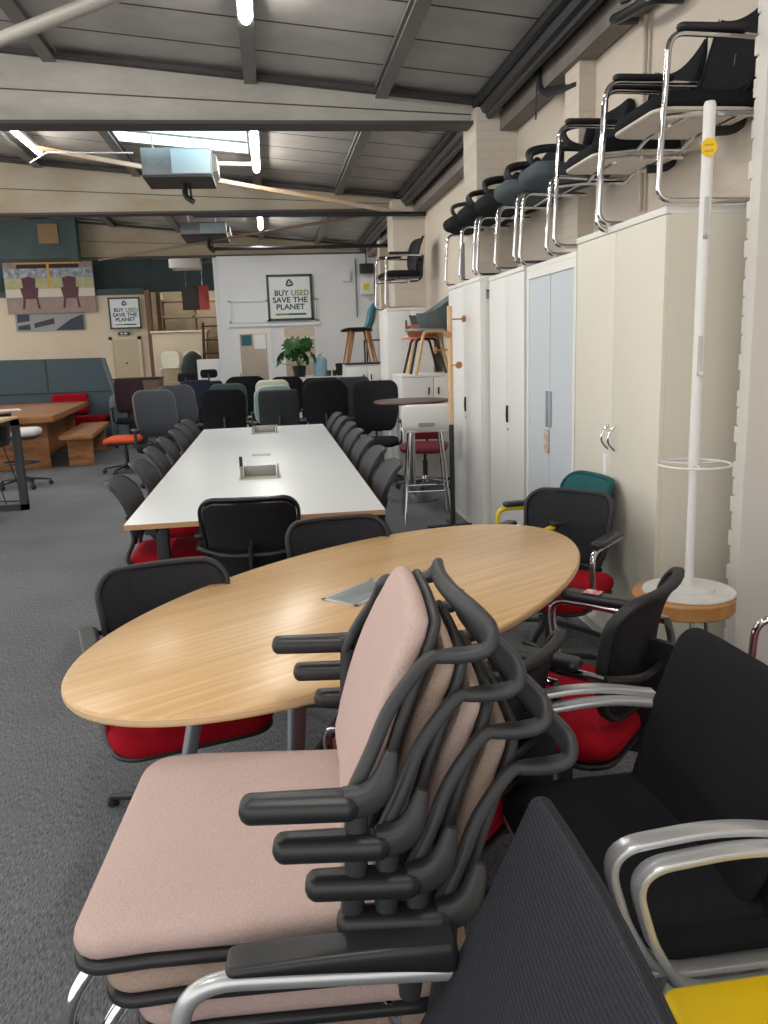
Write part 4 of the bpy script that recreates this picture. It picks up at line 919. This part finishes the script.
for x in (-1.6, -.55, .5):
    bm = nb(); pad(bm, 1.0, .6, .14, .06, lambda v, x=x: Vector((v.x+x+.3, v.y-.45, .42+v.z)), e=.05); obj('seat_cushion', bm, RED, t)
    if x == -.55 : bm = nb(); pad(bm, .62, .36, .10, .05, lambda v: Vector((v.x+.62, -.17+v.z, .70+v.y)), e=.04); obj('back_cushion', bm, RED, t)
bm = nb(); box(bm, -2.6, 1.5, -.75, -.1, .05, .35, bev=.01); obj('seat_base', bm, BOOTHF, t)
# low orange/white lounge behind booth
t = thing('lounge_chair', 'low lounge chair in orange and cream behind the booth end', 'chair', (-2.65, 15.6, 0), -.5)
bm = nb(); pad(bm, .9, 1.0, .12, .2, lambda v: Vector((v.x, v.y*.5, .75+v.y*-.25+v.z)), e=.05); obj('seat', bm, CRM2, t)
bm = nb(); pad(bm, .2, 1.1, .12, .08, lambda v: Vector((v.x-.4, v.y*.55, .82+v.y*-.3+v.z)), e=.05); obj('side_panel', bm, ORNG, t)
bm = nb(); box(bm, -.35, .35, -.2, .2, 0, .70, bev=.02); obj('base', bm, mat('mulberry', (84, 34, 60)), t)
bm = nb(); box(bm, -3.2, -2.3, 17.2, 17.9, 0, 1.02, bev=.02); o = obj('low_screen', bm, mat('taupe_fabric', (128, 112, 102), rough=.9)); tag(o, 'taupe low screen with a dark rim behind the lounge chair', 'screen')
bm = nb(); box(bm, -3.22, -2.28, 17.18, 17.92, 1.02, 1.05); obj('top_rim', bm, DKMET, o, False)
# dark square framed high table at left edge + black chair beneath
t = thing('metal_frame_table', 'high table with dark square metal frame at left edge', 'table', (-2.855, 8.45, 0))
bm = nb()
for y in (-.0,):
    box(bm, .25, .32, -.035, .035, .0, .92); box(bm, -.9, -.83, -.035, .035, 0, .92); box(bm, -.9, .32, -.035, .035, 0, .06); box(bm, -.9, .32, -.035, .035, .86, .92)
obj('leg_frame', bm, mat('anthracite', (50, 56, 62), rough=.5), t, False)
bm = nb()
box(bm, .25, .32, -1.435, -1.365, .0, .92); box(bm, -.9, -.83, -1.435, -1.365, 0, .92); box(bm, -.9, .32, -1.435, -1.365, 0, .06)
T_ = obj('leg_frame', bm, mat('anthracite', (50, 56, 62)), t, False)
bm = nb(); box(bm, -.95, .30, -1.5, .08, .921, .945, bev=.004); obj('tabletop', bm, ASH, t)
t = thing('draughtsman_chair', 'swivel stool with white seat and foot ring at left edge', 'stool', (-3.02, 10.0, 0))
castor_base(t, r=.30, h=.60)
bm = nb(); pad(bm, .50, .44, .09, .12, lambda v: Vector((v.x, v.y, .66+v.z)), e=.045); obj('seat', bm, WHT, t)
bm = nb(); pad(bm, .46, .40, .04, .12, lambda v: Vector((v.x, v.y, .60+v.z)), e=.02); obj('seat_shell', bm, BLKP, t)
bm = nb(); tube(bm, [(.2*cos(2*pi*i/24), .2*sin(2*pi*i/24), .30) for i in range(24)], .009, 8, closed=True); tube(bm, [(-.2, 0, .30), (.2, 0, .30)], .007, 6); obj('foot_ring', bm, BLKP, t)
t = thing('wire_leg_chair', 'black shell chair on thin sled legs under the high table', 'chair', (-2.98, 8.75, 0), face(-1, .1))
bm = nb(); pad(bm, .46, .44, .02, .1, lambda v: Vector((v.x, v.y, .66+v.z+.06*(v.x/.23)**2)), e=.01); obj('seat', bm, BLKG, t)
bm = nb(); pad(bm, .44, .34, .02, .1, back_warp([(.6, -.2), (1.0, -.27)], .64, .96, .05), e=.01); obj('backrest', bm, BLKG, t)
for s in (-1, 1):
    bm = nb(); tube(bm, [(s*.16, .08, .66), (s*.22, .22, .01), (s*.22, -.24, .01), (s*.16, -.1, .66)], .007, 8, fr=.03); obj('sled_leg', bm, BLKP, t)

# ------------------------------------------------------------------ chairs on top of the tall cabinets
G2 = 'chrome armchairs stored on top of the cabinets'
def top_chair(*a, **k): return conf_chair(*a, **k)
zc = 2.031
c1 = conf_chair('nearest black armchair on the cabinets with white underside, top right corner', (1.87, 3.55, zc), face(-1, 0), seatm=BLKF, backm=BLKF, underm=PLY, solid=True, w=.52, top=1.02, rimm=BLKF, name='cantilever_chair', group=G2, lean=.12, hw=.30, bow=.015)
dup(c1, (1.87, 4.12+.05, 1.972+.03), face(-1, 0), 'second black armchair with white underside on the cabinet tops', G2)
def loop_chair(label, loc, rz, seatm, backm):
    t = thing('cantilever_chair', label, 'chair', loc, rz, G2); hw = .25; r = .0125
    bm = nb(); tube(bm, [(-hw+.03, -.16, .42), (-hw, .23, .44), (-hw, .26, r), (-hw, -.2, r), (hw, -.2, r), (hw, .26, r), (hw, .23, .44), (hw-.03, -.16, .42)], r, 10, fr=.07, seg=6); tube(bm, [(-hw+.02, .0, .425), (hw-.02, .0, .425)], .01, 8); obj('tube_frame', bm, CHROME, t)
    bm = nb(); pad(bm, .48, .50, .09, .12, lambda v: Vector((v.x, v.y+.05, .475+v.z+.03*(v.y/.25)**2)), e=.045); obj('seat', bm, seatm, t)
    bm = nb(); pad(bm, .46, .36, .06, .12, back_warp([(.5, -.2), (.9, -.3)], .52, .88, .03), e=.03); obj('backrest', bm, backm, t)
    for s in (-1, 1):
        bm = nb(); P = crom([(s*.25, -.20, .52), (s*.28, -.02, .56), (s*.29, .14, .60), (s*.285, .17, .67), (s*.28, .06, .70), (s*.26, -.12, .70), (s*.22, -.25, .68)], 5)
        tube(bm, P, .018, 8); obj('arm_loop', bm, BLKP, t)
    return t
l1 = loop_chair('slate grey seated cantilever chair on the tambour cabinet, third from the near end', (1.86, 4.85, 1.972), face(-1, 0), GREYF, BLKF)
dup(l1, (1.86, 5.42, 1.988), face(-1, .05), 'fourth cantilever chair on the cabinets, grey seat nose pointing left', G2)
l2 = loop_chair('black cantilever chair on the cabinets, fifth from the near end', (1.86, 5.86+.06, 1.995), face(-1, .0), BLKF, BLKF)
dup(l2, (1.84, 6.42, 2.002), face(-1, .03), 'black cantilever chair on the farthest tall cabinet, nearer of two', G2)
dup(l2, (1.84, 6.93, 2.002), face(-1, -.02), 'black cantilever chair at the far end of the cabinet tops', G2)
# wooden offcut resting under grey chairs
bm = nb(); box(bm, -.02, .02, -.2, .2, 0, .05, bev=.003); o = obj('timber_offcut', bm, ASH); o.location = (1.74, 4.75, 1.972+.31+.02); bpy.data.objects.remove(o)
# black armchair on the taller white cabinet
conf_chair('black mesh armchair with thin chrome legs on the taller white cabinet', (1.68, 10.25, 1.955), face(-1, -.1), seatm=BLKF, backm=BLKM, top=.86, name='cantilever_chair', w=.46)
# blue shell chairs with wooden legs, stacked
def shell_chair(label, loc, rz, shellm, legm, tub=False, n=1):
    t = thing('shell_chair', label, 'chair', loc, rz)
    bm = nb()
    if tub:
        seg = 20; prof = []
        rings = []
        for j in range(7):
            u = j/6; ring = []
            for i in range(seg+1):
                a = -pi*.75+1.5*pi*i/seg; hgt = .37*(.42+.58*max(0, (cos(a)+.25)/1.25)**1.3)
                rad = .17+.10*u**.7
                ring.append(bm.verts.new((rad*1.05*sin(a), -rad*.95*cos(a), .43+hgt*u**1.4)))
            rings.append(ring)
        for A, B in zip(rings, rings[1:]):
            for i in range(seg): bm.faces.new((A[i], A[i+1], B[i+1], B[i]))
        bmesh.ops.solidify(bm, geom=bm.faces[:], thickness=.018)
        pad(bm, .40, .44, .03, .14, lambda v: Vector((v.x, v.y+.03, .43+v.z)), e=.014)
    else:
        pad(bm, .44, .40, .022, .12, lambda v: Vector((v.x, v.y+.04, .45+v.z+.04*(v.x/.22)**2)), e=.01)
    obj('seat_shell', bm, shellm if tub else BLKP, t)
    if not tub:
        bm = nb(); pad(bm, .42, .40, .022, .15, back_warp([(.45, -.13), (.6, -.2), (.85, -.25)], .44, .84, .05), e=.01); obj('backrest', bm, shellm, t)
    for sx in (-1, 1):
        if tub:
            bm = nb(); tube(bm, [(sx*.25, .20, 0), (sx*.19, .10, .415), (sx*.19, -.12, .415), (sx*.25, -.24, 0)], .016, 8, fr=.05); obj('leg', bm, legm, t)
        else:
            for sy in (-1, 1):
                bm = nb(); cone(bm, (sx*.14, sy*.11, .45), (sx*.22, sy*.2, 0), .017, .011, 10); obj('leg', bm, legm, t)
    return t
b1 = shell_chair('teal backed chair on beech legs on the small dark topped cabinet, front one', (1.27, 11.70, 1.29), face(-1, 0), TEALP, BEECH)
dup(b1, (1.34, 11.86, 1.29), face(-1, .05), 'teal backed chair on beech legs, tucked behind its twin')
shell_chair('grey tub chair on pale wooden legs on the low white cabinet', (1.80, 9.02, 1.19), face(-1, .0), GREYP, ASH, tub=True).scale = (1.12, 1.12, 1.12)
shell_chair('coral tub chair on black legs behind the grey tub chair', (1.745, 9.22, 1.19), face(-1, .0), CORAL, DKMET, tub=True).scale = (.93, .93, .93)

# ------------------------------------------------------------------ partition: sign, boxes, plant
def recycle(parent, cx, cz, r, y, m):
    bm = nb()
    for k in range(3):
        a0 = pi/2+2*pi*k/3
        R_ = lambda x, z: (cx+x*cos(a0-pi/2)-z*sin(a0-pi/2), cz+x*sin(a0-pi/2)+z*cos(a0-pi/2))
        # folded band with an arrow head on each side of a triangle
        poly = [(-.62, .38), (-.30, .92), (.22, .92), (.52, .42), (.72, .52), (.52, .02), (-.02, .10), (.20, .22), (-.04, .60), (-.28, .22)]
        pts = [R_(px_*r, (pz_)*r) for px_, pz_ in poly]
        prism(bm, pts, y-.002, y, 'XZ')
    obj('recycling_symbol', bm, m, parent, False)
def sign(label, x0, x1, z0, z1, y, rx=0, name='wall_sign'):
    t = thing(name, label, 'sign', ((x0+x1)/2, y, (z0+z1)/2)); w = (x1-x0)/2; h = (z1-z0)/2
    bm = nb(); box(bm, -w, w, -.02, 0, -h, h); obj('board', bm, SIGNW, t, False)
    bm = nb(); f = .045*w/.44
    for q in ((-w, w, -h, -h+f), (-w, w, h-f, h), (-w, -w+f, -h, h), (w-f, w, -h, h)): box(bm, q[0], q[1], -.035, -.02, q[2], q[3])
    obj('frame', bm, SIGNG, t, False)
    recycle(t, 0, h*.62, h*.19, -.021, SIGNG)
    S = w*.33; rot = (pi/2, 0, 0)
    text_obj('lettering', 'BUY ', S, SIGNG, t, (w*.03, -.022, h*.19), rot, 'RIGHT', 1.0, bold=.0038)
    text_obj('lettering', 'USED', S, SIGNO, t, (w*.05, -.022, h*.19), rot, 'LEFT', 1.0, bold=.0038)
    text_obj('lettering', 'SAVE THE', S, SIGNG, t, (0, -.022, -h*.11), rot, 'CENTER', 1.08, bold=.0038)
    text_obj('lettering', 'PLANET', S, SIGNG, t, (0, -.022, -h*.41), rot, 'CENTER', 1.08, bold=.0038)
    bm = nb(); box(bm, -w*.68, -w*.1, -.023, -.02, -h*.76, -h*.68); obj('stripe', bm, SIGNO, t, False)
    bm = nb(); box(bm, -w*.1, w*.68, -.023, -.02, -h*.76, -h*.68); obj('stripe', bm, SIGNG, t, False)
    return t
sign('green framed recycling slogan sign on the white partition', .02, .90, 2.07, 2.94, 16.15)
sign('smaller dark framed slogan sign on the beige far wall above door', -4.02, -3.23, 2.19, 2.98, 21.9)
bm = nb(); box(bm, 1.48, 1.66, 16.14, 16.2, 2.78, 2.98, bev=.01); tag(obj('wall_plate', bm, PARTW), 'pale square plate on partition right of the slogan sign', 'plate')
t = thing('meter_box', 'small dark meter box above a white box at partition right end', 'box', (1.97, 16.1, 2.5))
bm = nb(); box(bm, -.13, .13, -.1, .08, .42, .6, bev=.01); obj('dark_case', bm, BLKP, t)
bm = nb(); box(bm, -.13, .13, -.1, .08, .02, .34, bev=.01); wb = obj('white_case', bm, WHT, t)
bm = nb(); box(bm, -.09, .03, -.105, -.1, .1, .22); obj('warning_label', bm, mat('warn_yellow', (214, 206, 60)), wb, False)
bm = nb(); tube(bm, [(0, 0, .6), (0, 0, 1.1)], .012, 6); obj('cable', bm, BLKP, t)
bm = nb(); box(bm, 1.755, 1.77, 16.17, 16.2, 2.1, 3.2); tag(obj('partition_batten', bm, MIDSTEEL, None, False), 'thin grey vertical strip on the partition', 'strip')
# counter with plant and bottles
unit(.05, 1.3, 14.6, 15.1, 1.02, 'white counter under the partition window carrying plant and bottles', name='counter', doors=3)
t = thing('potted_monstera', 'green split leaf plant on the white counter before the window', 'plant', (.52, 14.8, 1.021))
bm = nb(); lathe(bm, [(0, 0), (.10, 0), (.13, .2), (.11, .2), (.10, .17), (0, .17)], n=20); obj('pot', bm, DKMET, t)
random.seed(3)
for k in range(15):
    a = 2*pi*k/15+random.uniform(-.3, .3); rr = random.uniform(.10, .36); hh = random.uniform(.22, .62); d = Vector((cos(a)*rr*1.15, sin(a)*rr*.7, hh)); s = random.uniform(.13, .19)
    bm = nb(); tube(bm, crom([(0, 0, .16), (d.x*.5, d.y*.5, hh*.85), tuple(d)], 4), .006, 5); st = obj('stem', bm, GREEN, t)
    bm = nb(); pts = []
    for i in range(40):
        th = 2*pi*i/40; r = s*(1-.12*cos(th*1))*(1 if (i % 4) < 2 or i in (0, 39, 38) else .62); pts.append((r*cos(th)*.85, r*sin(th)))
    c = bm.verts.new((0, 0, .02)); vs = [bm.verts.new((p[0], p[1], -.25*(p[0]**2+p[1]**2)/s)) for p in pts]
    for i in range(40): bm.faces.new((c, vs[i], vs[(i+1) % 40]))
    bmesh.ops.solidify(bm, geom=bm.faces[:], thickness=.004)
    T = Matrix.Translation(d) @ Matrix.Rotation(a, 4, 'Z') @ Matrix.Rotation(random.uniform(.7, 1.3), 4, 'Y'); bmesh.ops.transform(bm, matrix=T, verts=bm.verts)
    obj('leaf', bm, GREEN, t)
t = thing('water_bottle', 'large blue tinted water bottle right of the plant', 'bottle', (.90, 14.85, 1.021))
bm = nb(); lathe(bm, [(0, 0), (.12, 0), (.13, .02), (.13, .28), (.10, .33), (.03, .36), (.03, .40), (0, .40)], n=24); obj('bottle_body', bm, mat('blue_bottle', (150, 184, 206), rough=.15, alpha=.85), t)
bm = nb(); lathe(bm, [(0, .40), (.033, .40), (.033, .43), (0, .43)], n=16); obj('cap', bm, WHT, t)
for i, x in enumerate((1.05, 1.15)):
    bm = nb(); lathe(bm, [(0, 0), (.035, 0), (.04, .10), (.034, .10), (.03, .01), (0, .01)], n=16); o = obj('cup', bm, BLKP); o.location = (x, 14.75, 1.021); tag(o, ('dark cup nearest the water bottle' if i == 0 else 'dark cup at the right of the counter'), 'cup')
bm = nb(); lathe(bm, [(0, 0), (.05, 0), (.07, .22), (.06, .22), (.04, .02), (0, .02)], n=16); o = obj('waste_cup', bm, BLKG); o.location = (1.24, 14.75, 1.021); tag(o, 'tall black tapered pot at the right end of the counter', 'pot')

# ------------------------------------------------------------------ far wall posters and recess contents
t = thing('photo_banner', 'large photo banner of two red armchairs on the far wall', 'poster', (-5.4, 21.93, 2.64))
bm = nb(); box(bm, -1.08, 1.08, -.02, 0, 0, 1.25); obj('banner_sheet', bm, mat('banner_floor', (158, 138, 130), rough=.6, var=(140, 120, 114), vscale=3), t, False)
bm = nb(); box(bm, -1.08, 1.08, -.024, -.02, .40, .60); obj('window_sill_print', bm, mat('print_sill', (204, 196, 184)), t, False)
bm = nb(); box(bm, -1.08, 1.08, -.024, -.02, .60, .86); obj('lawn_print', bm, mat('print_lawn', (160, 160, 110), var=(190, 180, 150), vscale=4), t, False)
bm = nb(); box(bm, -1.08, 1.08, -.024, -.02, .86, 1.1); obj('glazing_print', bm, mat('print_glazing', (96, 100, 110), var=(190, 196, 204), vscale=9), t, False)
bm = nb(); box(bm, -.75, .75, -.026, -.02, 1.1, 1.2); obj('blind_print', bm, mat('print_blind', (30, 28, 26)), t, False)
bm = nb(); box(bm, -.8, .8, -.028, -.02, 1.2, 1.235); box(bm, -.03, .03, -.028, -.02, .6, 1.2); obj('frame_print', bm, mat('print_frame', (206, 160, 50)), t, False)
for cx in (-.5, .48):
    bm = nb()
    prism(bm, [(cx-.22, .62), (cx-.17, .36), (cx-.21, .12), (cx-.16, .12), (cx-.12, .36), (cx+.14, .36), (cx+.17, .12), (cx+.22, .12), (cx+.18, .38), (cx+.22, .62), (cx+.15, .64), (cx+.17, .86), (cx, .90), (cx-.17, .86), (cx-.15, .64)], -.03, -.02, 'XZ')
    obj('armchair_print', bm, mat('print_leather', (96, 44, 44), rough=.5, var=(70, 40, 60), vscale=6), t, False)
t = thing('photo_banner', 'smaller dark photo print showing below the armchair banner', 'poster', (-5.5, 21.99, 2.2))
bm = nb(); box(bm, -.85, .85, -.02, 0, 0, .44); obj('banner_sheet', bm, mat('print_dark', (150, 150, 148)), t, False)
bm = nb(); prism(bm, [(-.8, .04), (-.5, .04), (-.5, .18), (-.8, .14)], -.024, -.02, 'XZ'); prism(bm, [(-.4, .08), (.1, .18), (.1, .32), (-.4, .2)], -.024, -.02, 'XZ'); prism(bm, [(.1, .01), (.82, .01), (.82, .4), (.5, .28)], -.024, -.02, 'XZ'); prism(bm, [(-.8, .22), (-.5, .26), (-.5, .42), (-.8, .42)], -.024, -.02, 'XZ'); obj('print_shape', bm, mat('print_slate', (52, 58, 78)), t, False)
bm = nb(); box(bm, -3.85, -3.55, 21.9, 21.98, 2.04, 2.11, bev=.005); o = obj('exit_sign', bm, mat('exit_green', (40, 70, 56))); tag(o, 'small dark green exit sign above the far cream door', 'sign')
bm = nb(); box(bm, -3.78, -3.74, 21.895, 21.9, 2.055, 2.095); box(bm, -3.70, -3.62, 21.895, 21.9, 2.06, 2.09); obj('exit_symbol', bm, PAPER, o, False)
# shelving in recess
t = thing('storage_shelving', 'cream storage shelving filling the far recess', 'shelving', (-2.1, 23.9, 0))
bm = nb()
for z in (.5, 1.25, 1.95, 2.5, 2.95): box(bm, -.85, .95, -.3, .3, z, z+.05)
obj('shelf', bm, mat('shelf_cream', (190, 174, 150), rough=.7), t, False)
for x in (-.85, .05, .95):
    bm = nb(); box(bm, x-.04, x+.04, -.3, .3, 0, 3.2); obj('upright', bm, mat('shelf_post', (170, 150, 124), rough=.7), t, False)
t = thing('notice_board', 'dark red and black notice board hanging high in the far recess', 'board', (-1.75, 21.0, 2.85))
bm = nb(); box(bm, -.32, .10, -.02, .02, -.28, .30); obj('black_panel', bm, mat('nb_black', (40, 26, 28)), t, False)
bm = nb(); box(bm, .10, .34, -.02, .02, -.28, .30); obj('red_panel', bm, mat('nb_red', (168, 66, 54)), t, False)
bm = nb(); tube(bm, [(-.2, 0, .3), (-.2, 0, 1.4)], .005, 5); tube(bm, [(.2, 0, .3), (.2, 0, 1.4)], .005, 5); obj('hanging_wire', bm, STEEL, t)
t = thing('storage_chest', 'beige high sided chest in front of the far recess', 'chest', (-2.05, 19.8, 0))
bm = nb(); prism(bm, [(-.62, 0), (.45, 0), (.62, 2.0), (-.62, 1.98)], -.35, .3, 'XZ'); obj('body', bm, mat('chest_cream', (204, 190, 166), rough=.7), t, False)
bm = nb(); box(bm, -.65, .65, -.38, .33, 2.0, 2.04); obj('lid', bm, mat('chest_lid', (214, 202, 180)), t, False)
for i, x in enumerate((-2.28, -1.78)):
    t = thing('white_shell_chair', ('left' if i == 0 else 'right')+' of two cream shell chairs before the beige chest', 'chair', (x, 19.1, .9), face(0, -1))
    bm = nb(); pad(bm, .44, .42, .03, .12, lambda v: Vector((v.x, v.y, .30+v.z)), e=.014); obj('seat', bm, CRM2, t)
    bm = nb(); pad(bm, .42, .38, .03, .12, back_warp([(.3, -.18), (.7, -.24)], .30, .66, .04), e=.014); obj('backrest', bm, CRM2, t)
    for sx in (-1, 1):
        bm = nb(); tube(bm, [(sx*.18, .16, .3), (sx*.2, .18, 0), (sx*.2, -.2, 0), (sx*.18, -.16, .3)], .01, 6); obj('leg', bm, STEEL, t)
bm = nb(); box(bm, -2.6, -1.45, 18.8, 19.42, 0, .9, bev=.01); tag(obj('plywood_crate', bm, mat('crate_tan', (178, 158, 130), rough=.8)), 'tan crate carrying the two cream shell chairs', 'crate')
t = thing('step_ladder', 'dark red wooden step ladder beside the white partition', 'ladder', (-1.27, 18.8, 0))
for sx in (-1, 1):
    bm = nb(); sweep(bm, [(sx*.26, -.2, 0), (sx*.17, 0, 2.18)], rrect(.05, .03, .005, 1), up=(0, 1, 0)); obj('rail', bm, mat('dark_red_wood', (70, 26, 26), rough=.6), t)
    bm = nb(); sweep(bm, [(sx*.26, .45, 0), (sx*.17, .05, 2.18)], rrect(.05, .03, .005, 1), up=(0, 1, 0)); obj('rear_rail', bm, mat('dark_red_wood', (70, 26, 26)), t)
for k in range(7):
    z = .28+.3*k; bm = nb(); box(bm, -.24+.005*k, .24-.005*k, -.24+.028*k, -.10+.026*k, z, z+.03); obj('step', bm, mat('dark_red_wood', (70, 26, 26)), t, False)
bm = nb(); box(bm, -1.45, -1.0, 16.6, 17.2, 0, 1.38, bev=.01); tag(obj('white_box', bm, WHT), 'tall white box standing at the left end of partition', 'box')
t = thing('wrapped_bundle', 'dark green curved bundle between the chest and white box', 'bundle', (-1.62, 17.6, 0))
bm = nb(); lathe(bm, [(0, 0), (.25, 0), (.27, .6), (.26, 1.2), (.18, 1.45), (.06, 1.55), (0, 1.56)], n=20); obj('body', bm, mat('bottle_green', (28, 44, 38), rough=.8), t)
# duct hanging in the roof beyond the partition
t = thing('duct_section', 'pale rectangular duct hanging in the dim roof beyond partition', 'duct', (-1.75, 19.5, 3.42))
bm = nb(); box(bm, -.35, .3, -.3, .5, 0, .22, bev=.01); obj('body', bm, mat('duct_white', (206, 200, 188), rough=.5), t)
bm = nb(); box(bm, -.37, .32, -.32, -.3, -.01, .23); obj('flange', bm, MIDSTEEL, t, False)
bm = nb()
for x_ in (-.3, .25): tube(bm, [(x_, 0, .2), (x_, 0, .47)], .01, 6)
obj('hanger', bm, STEEL, t)
